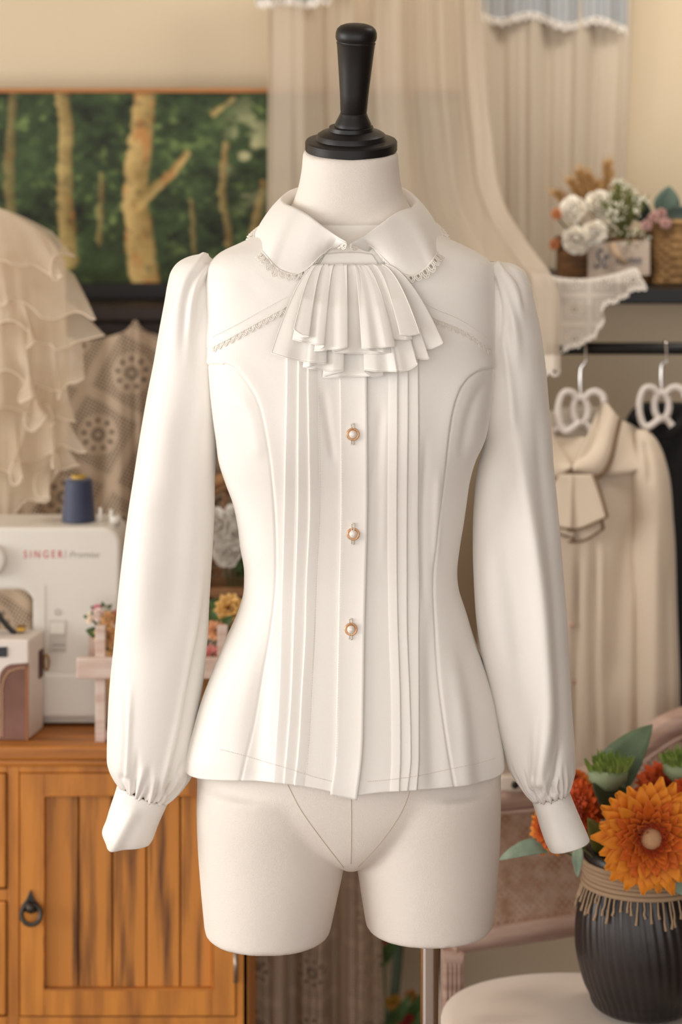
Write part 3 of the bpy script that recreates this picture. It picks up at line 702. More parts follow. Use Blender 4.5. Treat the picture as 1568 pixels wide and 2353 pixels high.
# ---- forest painting (an unsigned woodland scene of its own)
PD = 4.52
def painting():
    root = thing('painting', 'woodland painting of pale tree trunks in a thin wooden frame behind the curtain', 'painting', W(440, 690, PD))
    x0, x1, y0, y1 = -210, 1052, 212, 652
    nx, ny = 420, 160
    X, Y = np.meshgrid(np.linspace(x0, x1, nx), np.linspace(y0, y1, ny)); P = Wn(X, Y, PD)
    g = fbm(X/58, Y/50, 3, 5); g2 = fbm(X/20, Y/17, 9, 4); g3 = fbm(X/150, Y/120, 21, 3)
    dk, md, lt, yl = (np.array(rgb(h)) for h in ('#191d10', '#465a34', '#8b9c58', '#c2bf90'))
    f = np.clip((g*.6+g2*.4-.30)*2.6, 0, 1)[..., None]
    C = dk*(1-f)+md*f
    f2 = (np.clip((g2*.65+g*.35-.56)*6, 0, 1)*np.clip((g3-.35)*4, 0, 1))[..., None]; C = C*(1-f2*.75)+lt*f2*.75
    sky = (np.clip((fbm(X/40, Y/30, 5, 4)-.50)*7, 0, 1)*np.exp(-((X-575)/45)**2-((Y-350)/90)**2))[..., None]; C = C*(1-sky)+yl*sky
    gnd = sstep((Y-590)/50)[..., None]; gc = np.array(rgb('#2a3414'))*(.5+1.2*g2[..., None]); C = C*(1-gnd*.8)+gc*gnd*.8
    tr, ts, tb = (np.array(rgb(h)) for h in ('#d6b777', '#8d743f', '#bb763c'))
    for pts, w0, w1, k in (([(335, 215), (322, 330), (312, 430), (318, 530), (332, 640)], 24, 34, 1), ([(318, 470), (365, 425), (400, 395), (430, 352)], 15, 7, .85), ([(140, 205), (152, 300), (148, 420), (160, 600)], 14, 20, .75), ([(520, 330), (512, 430), (526, 560)], 7, 10, .55),
                           ([(30, 215), (22, 400), (34, 600)], 9, 13, .35), ([(235, 400), (228, 560)], 5, 7, .4), ([(440, 460), (446, 580)], 5, 6, .4), ([(605, 420), (585, 540)], 8, 12, .6), ([(-90, 215), (-110, 400), (-95, 640)], 18, 24, .6), ([(490, 262), (535, 225)], 7, 5, .7), ([(760, 215), (750, 640)], 16, 22, .6), ([(940, 215), (950, 640)], 12, 18, .6)):
        dd, tt, sg = segdist(X+(g2-.5)*16, Y, catmull(pts, 30)); w = w0+(w1-w0)*tt
        m = (k*(1-sstep((dd-w*.8)/(w*.35))))[..., None]*(.55+.6*sstep((g2-.28)*5)[..., None]).clip(0, 1)
        q = np.clip(.5+sg*dd/w*.45+(g-.5)*1.2, 0, 1)[..., None]; c = ts*(1-q)+tr*q
        br = np.clip((fbm(X/24, Y/60, 31, 3)-.62)*8, 0, 1)[..., None]; c = c*(1-br*.6)+tb*br*.6
        C = C*(1-m)+c*m
    C = np.concatenate([C, np.ones(C.shape[:2]+(1,))], -1)
    m = simple('painted_canvas', '#ffffff', .55, attr='Col', bump=.1, bscale=250, spec=.3)
    mb = MB().grid(P[:, :], color=C.reshape(-1, 4).tolist()); build(mb, 'canvas', m, root, solid=.012)
    fr = MB(); fbox(fr, x0-8, x1+8, 203, 213, PD-.012, .05); o = build(fr, 'frame', simple('top_rail_orange', '#c07f45', .45, var='#a5652f', vscale=20, vstretch=(1, 20, 20)), root, smooth=False, bevel=.002)  # top rail orange-brown, the other rails black
    fr = MB(); fbox(fr, x0-8, x1+8, 651, 689, PD-.014, .05); fbox(fr, x0-8, x0, 213, 651, PD-.012, .05); fbox(fr, x1, x1+8, 213, 651, PD-.012, .05)
    o = build(fr, 'frame', simple('dark_frame', '#121010', .5), root, smooth=False, bevel=.003); o['label'] = 'black lower frame rail'
painting()
# ---- tall dark cabinet that carries the painting
dc = thing('tall_cabinet', 'tall dark brown wooden cabinet standing under the forest painting behind the lace', 'cabinet', (Xat(380, 4.45), 4.45, 0))
m_dark = simple('dark_walnut', '#2b1c13', .55, var='#1d120c', vscale=6, vstretch=(8, 8, 1))
zt = Zat(690, 4.50)
build(MB().box(Xat(-260, 4.38), Xat(790, 4.38), 4.38, 4.6, 0, zt-.03), 'carcass', m_dark, dc, smooth=False, bevel=.004)
build(MB().box(Xat(-270, 4.38), Xat(798, 4.38), 4.365, 4.605, zt-.03, zt), 'top', m_dark, dc, smooth=False, bevel=.006)
for a, b in ((-230, 330), (360, 770)): build(MB().box(Xat(a, 4.37), Xat(b, 4.37), 4.368, 4.382, .12, zt-.09), 'door', m_dark, dc, smooth=False, bevel=.004)
# ---- lace cloths with real holes
def lace_mat(name, color, cell, ros, dens=.55, solidity=.55):
    m, nt, b = nodemat(name); b.inputs['Base Color'].default_value = lin(color); b.inputs['Roughness'].default_value = .85; b.inputs['Specular IOR Level'].default_value = .2
    uv = N(nt, 'ShaderNodeUVMap'); sp = N(nt, 'ShaderNodeSeparateXYZ'); L(nt, uv.outputs[0], sp.inputs[0])
    x, y = sp.outputs[0], sp.outputs[1]
    sx = math_(nt, 'SINE', math_(nt, 'MULTIPLY', math_(nt, 'ADD', x, y), 2*math.pi/cell)); sy = math_(nt, 'SINE', math_(nt, 'MULTIPLY', math_(nt, 'SUBTRACT', x, y), 2*math.pi/cell))
    mesh = math_(nt, 'GREATER_THAN', math_(nt, 'MULTIPLY', sx, sy), .22)
    fx = math_(nt, 'SUBTRACT', math_(nt, 'FRACT', math_(nt, 'DIVIDE', x, ros)), .5); fy = math_(nt, 'SUBTRACT', math_(nt, 'FRACT', math_(nt, 'DIVIDE', y, ros)), .5)
    rr = math_(nt, 'SQRT', math_(nt, 'ADD', math_(nt, 'MULTIPLY', fx, fx), math_(nt, 'MULTIPLY', fy, fy))); th = math_(nt, 'ARCTAN2', fy, fx)
    ring = math_(nt, 'MULTIPLY', math_(nt, 'LESS_THAN', math_(nt, 'ABSOLUTE', math_(nt, 'SUBTRACT', rr, .20)), .036), math_(nt, 'GREATER_THAN', math_(nt, 'COSINE', math_(nt, 'MULTIPLY', th, 9)), .35))
    ctr = math_(nt, 'LESS_THAN', math_(nt, 'ABSOLUTE', math_(nt, 'SUBTRACT', rr, .07)), .03)
    inner = math_(nt, 'LESS_THAN', rr, .29); band = math_(nt, 'GREATER_THAN', math_(nt, 'MAXIMUM', math_(nt, 'ABSOLUTE', fx), math_(nt, 'ABSOLUTE', fy)), .43)
    net = math_(nt, 'MULTIPLY', math_(nt, 'MULTIPLY', mesh, math_(nt, 'SUBTRACT', 1, inner)), math_(nt, 'SUBTRACT', 1, band))
    hole = math_(nt, 'MINIMUM', 1, math_(nt, 'ADD', math_(nt, 'MULTIPLY', net, dens), math_(nt, 'MULTIPLY', math_(nt, 'ADD', ring, math_(nt, 'MULTIPLY', ctr, .8)), .78)))
    return see_through(m, math_(nt, 'SUBTRACT', 1, hole), .2, lin(color))
def add_uv(o, U):
    me = o.data; uv = me.uv_layers.new(name='UVMap'); U = np.asarray(U).reshape(-1, 2)
    idx = np.zeros(len(me.loops), int); me.loops.foreach_get('vertex_index', idx)
    uv.data.foreach_set('uv', U[idx].ravel())
m_crochet = lace_mat('ecru_crochet', '#c9b39a', .0115, .125, .95)
m_crochet2 = lace_mat('dusky_crochet', '#cdb8a2', .010, .10, .5)
def hang(name, label, cat, top, bot, Dtop, Dbot, mat, folds, n=160, m=120, group=None, rot=0, uvs=1.0, bulge=0):
    T, B = catmull(top, n), catmull(bot, n); v = np.linspace(0, 1, m)[:, None]
    x = T[None, :, 0]+(B-T)[None, :, 0]*v; y = T[None, :, 1]+(B-T)[None, :, 1]*v; D = Dtop+(Dbot-Dtop)*v+0*x
    for k, ph, am, g in folds: D = D+am*np.sin(2*math.pi*k*np.linspace(0, 1, n)[None]+ph+g*v)*(.25+.75*v)
    if bulge: D = D-bulge*np.sin(math.pi*v)
    P = Wn(x, y, D); o = build(MB().grid(P), name, mat)
    U = np.stack([P[..., 0], P[..., 2]], -1)*uvs
    if rot: c, s = math.cos(rot), math.sin(rot); U = np.stack([U[..., 0]*c-U[..., 1]*s, U[..., 0]*s+U[..., 1]*c], -1)
    add_uv(o, U); return tag(o, label, cat, group), P
hang('lace_cloth', 'ecru crochet lace cloth draped up to a peak behind the sewing machine', 'lace cloth', [(-120, 745), (60, 760), (190, 782), (262, 770), (292, 757), (310, 736), (330, 757), (370, 772), (470, 785), (540, 790)], [(-120, 1690), (100, 1700), (280, 1700), (330, 1700), (420, 1700), (540, 1690)],
     4.32, 4.24, m_crochet, [(3, .6, .018, .8), (7, 1.9, .010, -.5), (12, .4, .004, .3)], rot=.5)  # crochet cloth hung free, nothing modelled to hold it up
hang('lace_hanging', 'dusky brown crochet lace hanging in folds beside the wooden cabinet', 'lace curtain', [(560, 1400), (720, 1390), (880, 1400)], [(572, 2420), (720, 2420), (878, 2420)], 4.20, 4.19, m_crochet2, [(3.2, .5, .035, .5), (6.5, 1.2, .012, -.6), (14, .3, .003, 0)])  # crochet tablecloth hung loose, with no rail above it
# ---- tulle gown
m_tulle = simple('cream_tulle', '#e6d7c2', .8, var='#d8c4a8', vscale=18, sheen=.3); see_through(m_tulle, .62, .35, lin('#e6d7c2'))
m_tulb = simple('cream_satin', '#d3bfa5', .6, sheen=.2)
m_tule = simple('tulle_edging', '#dac8b0', .7)
gown = thing('tulle_gown', 'cream tulle gown with tiers of ruffles hanging above the sewing machine', 'gown', W(60, 1240, 4.02))
def gsheet(top, bot, D, flare, waves, amp, seed, name='ruffle', mat=m_tulle, n=150, m=16, edge=True):
    T, B = catmull(top, n), catmull(bot, n); r = np.random.default_rng(seed); u_ = np.linspace(0, 1, n); v = np.linspace(0, 1, m)[:, None]
    ph = 2*math.pi*waves*(u_+.05*np.sin(9*u_+seed))+r.random()*6
    am = amp*(.8+.7*np.sin(5*u_+seed))
    x = T[None, :, 0]+(B-T)[None, :, 0]*v+(am*1700*np.cos(ph)*(1+.5*np.sin(ph*.5+seed)))[None]*v**1.5; y = T[None, :, 1]+(B-T)[None, :, 1]*v**1.05+(am*1300*np.sin(ph)+am*500*np.sin(ph*2.6+seed))[None]*v**2
    DD = D-flare*v**1.3-(am*np.sin(ph))[None]*v**1.2-(am*.3*np.sin(ph*2.3+1))[None]*v
    P = Wn(x, y, DD); o = build(MB().grid(P), name, mat, gown)
    if edge: build(MB().tube([Vector(p) for p in P[-1]], .0013, 6), 'ruffle_edge', m_tule, o)
gsheet([(-150, 455), (-40, 465), (40, 500), (110, 545), (150, 600)], [(-150, 1260), (-40, 1250), (50, 1200), (120, 1110), (160, 1040)], 4.06, .01, 5, .010, 1, 'underskirt', m_tulb, edge=False, m=60)
for i, (tp, bt, D, fl, wv, am) in enumerate([
        ([(-150, 1060), (0, 1060), (110, 1030), (150, 1000)], [(-150, 1270), (-30, 1235), (60, 1165), (150, 1085)], 4.045, .03, 4, .012),
        ([(-150, 930), (0, 930), (90, 925), (140, 930)], [(-150, 1110), (-20, 1095), (70, 1080), (165, 1045)], 4.04, .04, 4, .014),
        ([(-150, 830), (0, 840), (100, 850), (150, 870)], [(-150, 985), (0, 975), (80, 955), (160, 975)], 4.03, .05, 4, .014),
        ([(-150, 740), (0, 745), (120, 760), (190, 790)], [(-150, 900), (20, 890), (120, 905), (192, 868)], 4.02, .055, 3.5, .016),
        ([(-150, 640), (0, 650), (120, 675), (195, 720)], [(-150, 790), (30, 770), (130, 800), (226, 770)], 4.01, .06, 3.5, .016),
        ([(-150, 540), (0, 550), (100, 580), (170, 630)], [(-150, 700), (30, 690), (120, 735), (212, 715)], 4.0, .06, 3, .014),
        ([(-150, 455), (-30, 470), (50, 497), (120, 532)], [(-150, 610), (10, 600), (100, 625), (184, 610)], 3.99, .06, 3, .014)]):
    gsheet(tp, bt, D, fl, wv, am, i+3)
# ---- orange wooden cabinet
CB = 3.73; CZ = Zat(1714, CB)
m_pine = simple('orange_pine', '#cb8332', .45, var='#9a5e26', vscale=5, vstretch=(9, 9, 1), detail=6, contrast=(.3, .62), bump=.05, bscale=80)
m_pineh = simple('orange_pine_cross', '#c27a2e', .45, var='#945a24', vscale=5, vstretch=(1, 9, 9), detail=6, contrast=(.3, .62), bump=.05, bscale=80)
m_iron = simple('aged_iron', '#4c4740', .45, metal=.7, var='#2f2b27', vscale=60)
cab = thing('cabinet', 'orange stained wooden cabinet with planked door carrying the sewing machine', 'cabinet', (Xat(180, CB), (CB+4.14)/2, 0))
ct = MB().box(Xat(-260, CB), Xat(577, CB), CB-.004, 4.14, CZ-.022, CZ); ct.box(Xat(-260, CB), Xat(573, CB), CB+.006, 4.13, CZ-.034, CZ-.022)
build(ct, 'top', m_pineh, cab, smooth=False, bevel=.005, seg=3)
fc = CB+.014
def cb(mb, a, b, c, d, D=fc, dep=.02): return fbox(mb, a, b, c, d, D, dep)
car = MB(); car.box(Xat(560, fc), Xat(571, fc), fc, 4.12, 0, CZ-.034); car.box(Xat(-250, fc), Xat(-240, fc), fc, 4.12, 0, CZ-.034); car.box(Xat(-250, fc), Xat(571, fc), 4.10, 4.12, 0, CZ-.034)
car.box(Xat(-250, fc), Xat(571, fc), fc, 4.12, .03, .05)
build(car, 'carcass', m_pine, cab, smooth=False)
ff_ = MB()
cb(ff_, 543, 571, 1740, 2900); cb(ff_, 17, 44, 1740, 2900); cb(ff_, 44, 543, 1745, 1776); cb(ff_, 44, 543, 2337, 2440); cb(ff_, -250, 17, 1745, 1776); cb(ff_, -250, 17, 2044, 2070); cb(ff_, -250, 17, 2337, 2440); cb(ff_, -250, -235, 1740, 2900); cb(ff_, -250, 571, 2860, 2910)
build(ff_, 'face_frame', m_pine, cab, smooth=False, bevel=.0015)
def door(x0, x1, y0, y1, pl, parent):
    d = MB(); 
    for a, b, c, e in ((x0, pl[0], y0, y1), (pl[1], x1, y0, y1)): cb(d, a, b, c, e, fc-.004, .022)
    for c, e in ((y0, pl[2]), (pl[3], y1)): cb(d, pl[0], pl[1], c, e, fc-.004, .022)
    o = build(d, 'door', m_pine, parent, smooth=False, bevel=.0012)
    return o
dr = door(46, 541, 1778, 2335, (102, 487, 1831, 2273), cab)
m_plank = simple('streaked_plank', '#c68034', .45, var='#5e3617', vscale=3.2, vstretch=(14, 14, 1), detail=6, contrast=(.33, .53), bump=.05, bscale=80)
pk = MB(); xs = [100, 181, 259, 337, 415, 489]
for a, b in zip(xs[:-1], xs[1:]): cb(pk, a+1.5, b-1.5, 1829, 2275, fc+.008, .01)
build(pk, 'plank_panel', m_plank, dr, smooth=False, bevel=.002)
rim = MB()
for (a, b, c, e) in ((98, 102, 1827, 2277), (487, 491, 1827, 2277), (102, 487, 1827, 1831), (102, 487, 2273, 2277)): cb(rim, a, b, c, e, fc-.005, .012)
build(rim, 'panel_bead', m_pineh, dr, smooth=False, bevel=.0012)
# ring pull
hx = MB(); o_ = [(70, 2044), (79, 2066), (92, 2082), (88, 2094), (71, 2100), (54, 2094), (48, 2082), (61, 2066)]
Dh = fc-.005
fv = [W(a, b, Dh-.003) for a, b in o_]; bv = [W(a, b, Dh+.002) for a, b in o_]
hx.add(fv+bv, [tuple(range(7, -1, -1)), tuple(range(8, 16))]+[(i, (i+1) % 8, 8+(i+1) % 8, 8+i) for i in range(8)])
hd = build(hx, 'handle', m_iron, dr, bevel=.001)
hx = MB().ball(W(71, 2086, Dh-.008), .008, 12)
hx.tube([W(71, 2075, Dh-.002), W(71, 2086, Dh-.010), W(71, 2096, Dh-.006)], .004, 8)
build(hx, 'knuckle', m_iron, hd)
hx = MB().tube([W(71.5+22*math.sin(a), 2101-24*math.cos(a)*1.0, Dh-.010+.004*math.cos(a)) for a in np.linspace(0, 2*math.pi, 30)[:-1]], .0036, 8, closed=True)
build(hx, 'ring', m_iron, hd)
m_hin = simple('worn_steel', '#a39485', .35, metal=.8)
hg = MB(); hg.tube([W(541.5, 2186, fc-.006), W(541.5, 2258, fc-.006)], .0032, 8); build(hg, 'hinge', m_hin, dr)
hg = MB(); hg.tube([W(541.5, 1856, fc-.006), W(541.5, 1928, fc-.006)], .0032, 8); build(hg, 'hinge', m_hin, dr)
for y0, y1 in ((1779, 2041), (2073, 2334)):
    d = MB(); cb(d, -232, 14, y0, y1, fc-.004, .02); dd_ = build(d, 'drawer', m_pine, cab, smooth=False, bevel=.003)
    build(MB().ball(W(-110, (y0+y1)/2, fc-.016), .013, 14), 'knob', m_iron, dd_)
# ---- sewing machine
SD = 3.85
m_wh = simple('white_plastic', '#e2dcd2', .35, spec=.4); m_grey = simple('grey_plastic', '#a39c92', .4); m_shade = simple('pale_grey_plastic', '#cdc6bb', .4)
sm = thing('sewing_machine', 'white sewing machine with red lettering on the wooden cabinet', 'sewing machine', (Xat(60, SD), SD+.07, CZ))
def prism(poly, D, dep, mb=None):
    mb = mb or MB(); n = len(poly)
    f = [W(a, b, D) for a, b in poly]; k = [v+Vector((0, dep, 0)) for v in f]
    return mb.add(f+k, [tuple(range(n)), tuple(range(2*n-1, n-1, -1))]+[(i, n+i, n+(i+1) % n, (i+1) % n) for i in range(n)])
def arcp(cx, cy, r, a0, a1, n=8): return [(cx+r*math.cos(math.radians(a)), cy-r*math.sin(math.radians(a))) for a in np.linspace(a0, a1, n)]
hd_poly = arcp(-225, 1250, 38, 180, 90)+arcp(236, 1254, 42, 90, 0)+[(276, 1400), (272, 1549)]+[(76, 1549)]+arcp(44, 1388, 32, 0, 90)[0:]+[(-128, 1356), (-128, 1490), (-263, 1490)]
build(prism(hd_poly, SD, .135), 'housing', m_wh, sm, bevel=.006, seg=3, auto=.5)
b = MB(); fbox(b, -265, 268, 1546, 1652, SD-.006, .15); bs = build(b, 'bed', m_wh, sm, smooth=False, bevel=.008, seg=3)
b = MB(); b.box(Xat(-258, SD+.004), Xat(262, SD+.004), SD+.004, SD+.134, CZ+.004, Zat(1650, SD)); build(b, 'plinth', m_shade, bs, smooth=False, bevel=.003)
b = MB(); 
for x in (-230, 235): b = MB(); b.box(Xat(x-14, SD), Xat(x+14, SD), SD+.02, SD+.04, CZ+.0003, CZ+.006); build(b, 'foot', m_grey, bs, smooth=False)
Md = Matrix.Translation(W(-22, 1285, SD)) @ Matrix.Rotation(math.pi/2, 4, 'X')
build(MB().lathe([(.0255, -.002), (.0255, .012), (.0235, .017), (.018, .019), (1e-4, .0195)], Md, 40), 'stitch_dial', m_wh, sm, auto=.6)
pk = MB(); fbox(pk, 112, 152, 1424, 1500, SD-.0012, .004); lv = build(pk, 'lever_plate', m_shade, sm, smooth=False, bevel=.001)
pk = MB(); fbox(pk, 115, 148, 1452, 1458, SD-.006, .008); fbox(pk, 117, 150, 1432, 1452, SD-.003, .004); build(pk, 'reverse_lever', m_wh, lv, smooth=False, bevel=.001)
pk = MB(); fbox(pk, 120, 150, 1480, 1484, SD-.0022, .002); fbox(pk, 120, 150, 1492, 1495, SD-.0022, .002); build(pk, 'width_slot', m_grey, lv, smooth=False)
pk = MB().tube([W(x, y, SD-.001) for x, y in arcp(133, 1407, 6, 300, -120, 12)], .0006, 5); build(pk, 'stitch_mark', m_grey, sm)
pk = MB(); pk.add([W(76, 1360, SD-.0006), W(103, 1342, SD-.0012), (W(103, 1456, SD-.0012)), W(76, 1470, SD-.0006)], [(0, 1, 2, 3)]); build(pk, 'face_facet', m_wh, sm, smooth=False)
def text(s, name, px, py, D, hpx, wpx, mat, parent, ext=.0004, shear=0, center=False):
    cu = bpy.data.curves.new(name, 'FONT'); cu.body = s; cu.extrude = .02; cu.shear = shear; cu.resolution_u = 4
    ob = bpy.data.objects.new(name, cu); col.objects.link(ob); bpy.context.view_layer.update()
    me = bpy.data.meshes.new_from_object(ob.evaluated_get(bpy.context.evaluated_depsgraph_get()))
    V = np.zeros(len(me.vertices)*3); me.vertices.foreach_get('co', V); V = V.reshape(-1, 3)
    fcs = [tuple(p.vertices) for p in me.polygons]
    bpy.data.objects.remove(ob); bpy.data.curves.remove(cu)
    mn, mx = V.min(0), V.max(0); sx = wpx/F*D/(mx[0]-mn[0]); sz = hpx/F*D/(mx[1]-mn[1]); o = W(px, py, D)
    Q = [(o.x+(v[0]-mn[0])*sx, o.y-(v[2]-mn[2])/(mx[2]-mn[2])*ext, o.z+(v[1]-mn[1])*sz) for v in V]
    return build(MB().add(Q, fcs), name, mat, parent, smooth=False)
m_red = simple('red_print', '#c4202f', .5); m_gtext = simple('grey_print', '#a9a39b', .5)
text('S I N G E R', 'lettering', 55, 1282, SD-.0001, 17, 89, m_red, sm); text('Promise', 'lettering', 160, 1281, SD-.0001, 14, 68, m_gtext, sm, shear=.25)
b = MB(); fbox(b, 149.5, 151, 1264, 1284, SD-.0005, .001); build(b, 'lettering_divider', m_gtext, sm, smooth=False)
ztop = Zat(1212, SD)
b = MB().tube([(Xat(231, SD+.05), SD+.05, ztop-.002), (Xat(231, SD+.05), SD+.05, ztop+.024)], .0030, 8); build(b, 'spool_pin', m_wh, sm)
b = MB().tube([(Xat(183, SD+.06), SD+.06, ztop-.002), (Xat(183, SD+.06), SD+.06, ztop+.03)], .0030, 8); build(b, 'spool_pin', m_wh, sm)
b = MB().tube([(Xat(256, SD+.05), SD+.05, ztop-.004), (Xat(256, SD+.05), SD+.05, ztop+.021)], .0034, 10); b.box(Xat(254, SD+.05), Xat(276, SD+.05), SD+.045, SD+.058, ztop-.004, ztop+.010); build(b, 'bobbin_winder', m_wh, sm)
# thread cone on the machine
cx, cy = Xat(181, SD+.06), SD+.06
tc = thing('thread_cone', 'navy blue thread cone standing on top of the sewing machine', 'thread cone', (cx, cy, ztop))
M_ = Matrix.Translation((cx, cy, ztop))
k = (SD+.06)/F
m_navy = simple('navy_thread', '#343a52', .55, sheen=.4, bump=.5, bscale=500, bdist=.001)
pr = [(39*k, .001)]+[((39-8*i/60)*k+(.0003 if i % 2 else -.0003), .001+.066*i/60) for i in range(1, 60)]+[(30*k, .0675), (26*k, .0695)]
build(MB().lathe(pr, M_, 40), 'thread', m_navy, tc)
build(MB().lathe([(18*k, .066), (16*k, .0745), (11*k, .0745), (11*k, .066)], M_, 24), 'cone_tube', simple('ochre_card', '#b89440', .7), tc, auto=.6)
# ---- white box with leather front
BXD = 3.762
m_bw = simple('white_enamel', '#ddd2c8', .45); m_lea = simple('brown_leather', '#7c5546', .45, var='#66412f', vscale=14, bump=.2, bscale=150); m_lead = simple('tan_leather_edge', '#94582f', .5); m_strap = simple('dark_leather', '#23242a', .5); m_brass = simple('brass', '#b58b3f', .3, metal=1); m_sti = simple('tan_stitch', '#d8ab80', .8)
bx = thing('leather_front_case', 'white box case with stitched brown leather front in front of the sewing machine', 'case', (Xat(0, 3.81), 3.81, CZ))
fp = [(Xat(-150, 3.775), 3.775), (Xat(66, BXD), BXD), (Xat(100, 3.836), 3.836), (Xat(-118, 3.841), 3.841)]
zb, z2 = CZ+.001, Zat(1470, BXD)
v = [(x, y, z) for z in (zb, z2) for x, y in fp]
build(MB().add(v, [(3, 2, 1, 0), (4, 5, 6, 7), (0, 1, 5, 4), (1, 2, 6, 5), (2, 3, 7, 6), (3, 0, 4, 7)]), 'body', m_bw, bx, smooth=False, bevel=.003, seg=2)
fA, fB = Vector((*fp[0], 0)), Vector((*fp[1], 0))
fdir = (fB-fA).normalized(); fn = Vector((fdir.y, -fdir.x, 0))
def bf(px, py, off=.0):     # a point on the case's front plane
    X = Xat(px, BXD); t_ = (X-fA.x)/fdir.x; p = fA+fdir*t_; return Vector((p.x, p.y, Zat(py, BXD)))+fn*off
def plate(mb, poly, f, o0, o1):
    n = len(poly); a = [f(x, y, o1) for x, y in poly]; b = [f(x, y, o0) for x, y in poly]
    return mb.add(a+b, [tuple(range(n)), tuple(range(2*n-1, n-1, -1))]+[(i, n+i, n+(i+1) % n, (i+1) % n) for i in range(n)])
def leather(xa, xb, rev=False):
    pts = arcp(xa+34, 1560, 34, 180, 90, 8)+[(xb-3, 1523), (xb-3, 1701), (xa, 1701)]
    if rev: pts = [(xa+xb-x, y) for x, y in pts][::-1]
    o = build(plate(MB(), pts, bf, -.001, .0035), 'leather_panel', m_lea, bx, smooth=False, bevel=.001)
    ed = [(xb-9, 1530), (xb-3, 1530), (xb-3, 1701), (xb-9, 1701)]
    if not rev: build(plate(MB(), ed, bf, .003, .0042), 'leather_edge', m_lead, o, smooth=False)
    s_ = MB(); q = [(xa+8, 1690), (xa+8, 1580), (xa+12, 1560), (xa+24, 1542), (xa+44, 1535), (xb-12, 1533)]
    if rev: q = [(xa+xb-x, y) for x, y in q]
    c = polyline(q, 54)
    for i in range(0, 53, 2): s_.tube([bf(*c[i], .0042), bf(*c[i+1], .0046)], .0013, 5)
    build(s_, 'stitching', m_sti, o)
leather(-2, 69); leather(-95, -12, True)
build(plate(MB(), [(-22, 1489), (16, 1487), (16, 1510), (-22, 1512)], bf, -.001, .003), 'label_plate', m_strap, bx, smooth=False, bevel=.001)
sA, sB = Vector((*fp[1], 0)), Vector((*fp[2], 0)); sd_ = (sB-sA).normalized(); sn = Vector((sd_.y, -sd_.x, 0))
def bs_(t, z, off): p = sA+(sB-sA)*t; return Vector((p.x, p.y, z))+sn*off
zz0, zz1 = Zat(1556, 3.82), Zat(1493, 3.82)
tb = MB(); a = [bs_(t_, z, .003) for t_, z in ((.66, zz0), (.9, zz0), (.9, zz1), (.66, zz1))]; b_ = [bs_(t_, z, -.001) for t_, z in ((.66, zz0), (.9, zz0), (.9, zz1), (.66, zz1))]
tb.add(a+b_, [(0, 1, 2, 3), (7, 6, 5, 4)]+[(i, 4+i, 4+(i+1) % 4, (i+1) % 4) for i in range(4)]); tbo = build(tb, 'side_tab', simple('oxblood_leather', '#4a2a22', .5), bx, smooth=False, bevel=.001)
rg = MB().tube([bs_(.78, (zz0*.45+zz1*.55), .006)+Vector((.004*math.sin(a)+.004, -.003*math.cos(a), .013*math.cos(a))) for a in np.linspace(0, 2*math.pi, 24)[:-1]], .0016, 8, closed=True); build(rg, 'ring', m_brass, tbo)
sp = catmull([W(-60, 1330, 3.80), W(-30, 1370, 3.80), W(0, 1416, 3.805), W(24, 1446, 3.81), W(42, 1459, 3.812), W(78, 1460, 3.815)], 30)
sg_ = np.zeros((30, 2, 3)); sg_[:, 0] = sp+np.array([0, -.009, .001]); sg_[:, 1] = sp+np.array([0, .009, .003])
sto = build(MB().grid(sg_), 'strap', m_strap, bx, solid=.003)
b = MB().box(Xat(38, 3.80), Xat(57, 3.80), 3.80, 3.822, z2+.0045, z2+.011); build(b, 'buckle', m_brass, sto, smooth=False, bevel=.001)
# ---- whitewashed flower stand with burlap pot
m_ww = simple('whitewashed_wood', '#ddcabd', .7, var='#c7aa9a', vscale=12, vstretch=(1, 1, 6), contrast=(.35, .6))
m_bur = simple('burlap', '#b68a55', .9, bump=.6, bscale=350, var='#9b7142', vscale=60)
FD = 3.752
fs = thing('flower_stand', 'small whitewashed wooden flower stand on the cabinet beside the sewing machine', 'flower stand', (Xat(360, FD), FD+.05, CZ))
def post(px0, px1, y0, D, dep=.016): b = MB(); b.box(Xat(px0, D), Xat(px1, D), D, D+dep, CZ, Zat(y0, D)); return b
for x in (219, 500):
    for D in (FD, FD+.058): build(post(x, x+23, 1425 if D > FD else 1440, D), 'post', m_ww, fs, smooth=False, bevel=.001)
b = MB(); fbox(b, 176, 545, 1513, 1560, FD-.014, .014); build(b, 'rail', m_ww, fs, smooth=False, bevel=.0015)
b = MB(); fbox(b, 203, 530, 1455, 1535, FD+.076, .010); build(b, 'rail', m_ww, fs, smooth=False, bevel=.0015)
b = MB(); b.box(Xat(242, FD), Xat(500, FD), FD+.002, FD+.014, CZ+.004, CZ+.016); build(b, 'stretcher', m_ww, fs, smooth=False, bevel=.001)
pots = []
for i, x in enumerate((275, 455)):
    M_ = Matrix.Translation((Xat(x, FD+.05), FD+.05, CZ)); kk = FD/F
    po = thing('flower_pot', ('tapered burlap pot hanging in the left end of the whitewashed stand', 'tapered burlap pot in the stand, hidden between sleeve and waist')[i], 'pot', (Xat(x, FD+.05), FD+.05, CZ), None)
    build(MB().lathe([(22*kk, .012), (27*kk, .05), (31*kk, .12), (33*kk, .133), (30*kk, .133), (28*kk, .11), (1e-4, .10)], M_, 32), 'pot_body', m_bur, po)
    build(MB().lathe([(33.5*kk, .118), (34*kk, .128), (33*kk, .134)], M_, 32, cap=False), 'pot_rim', m_bur, po)
    pots.append((Xat(x, FD+.05), FD+.05, CZ+.12))
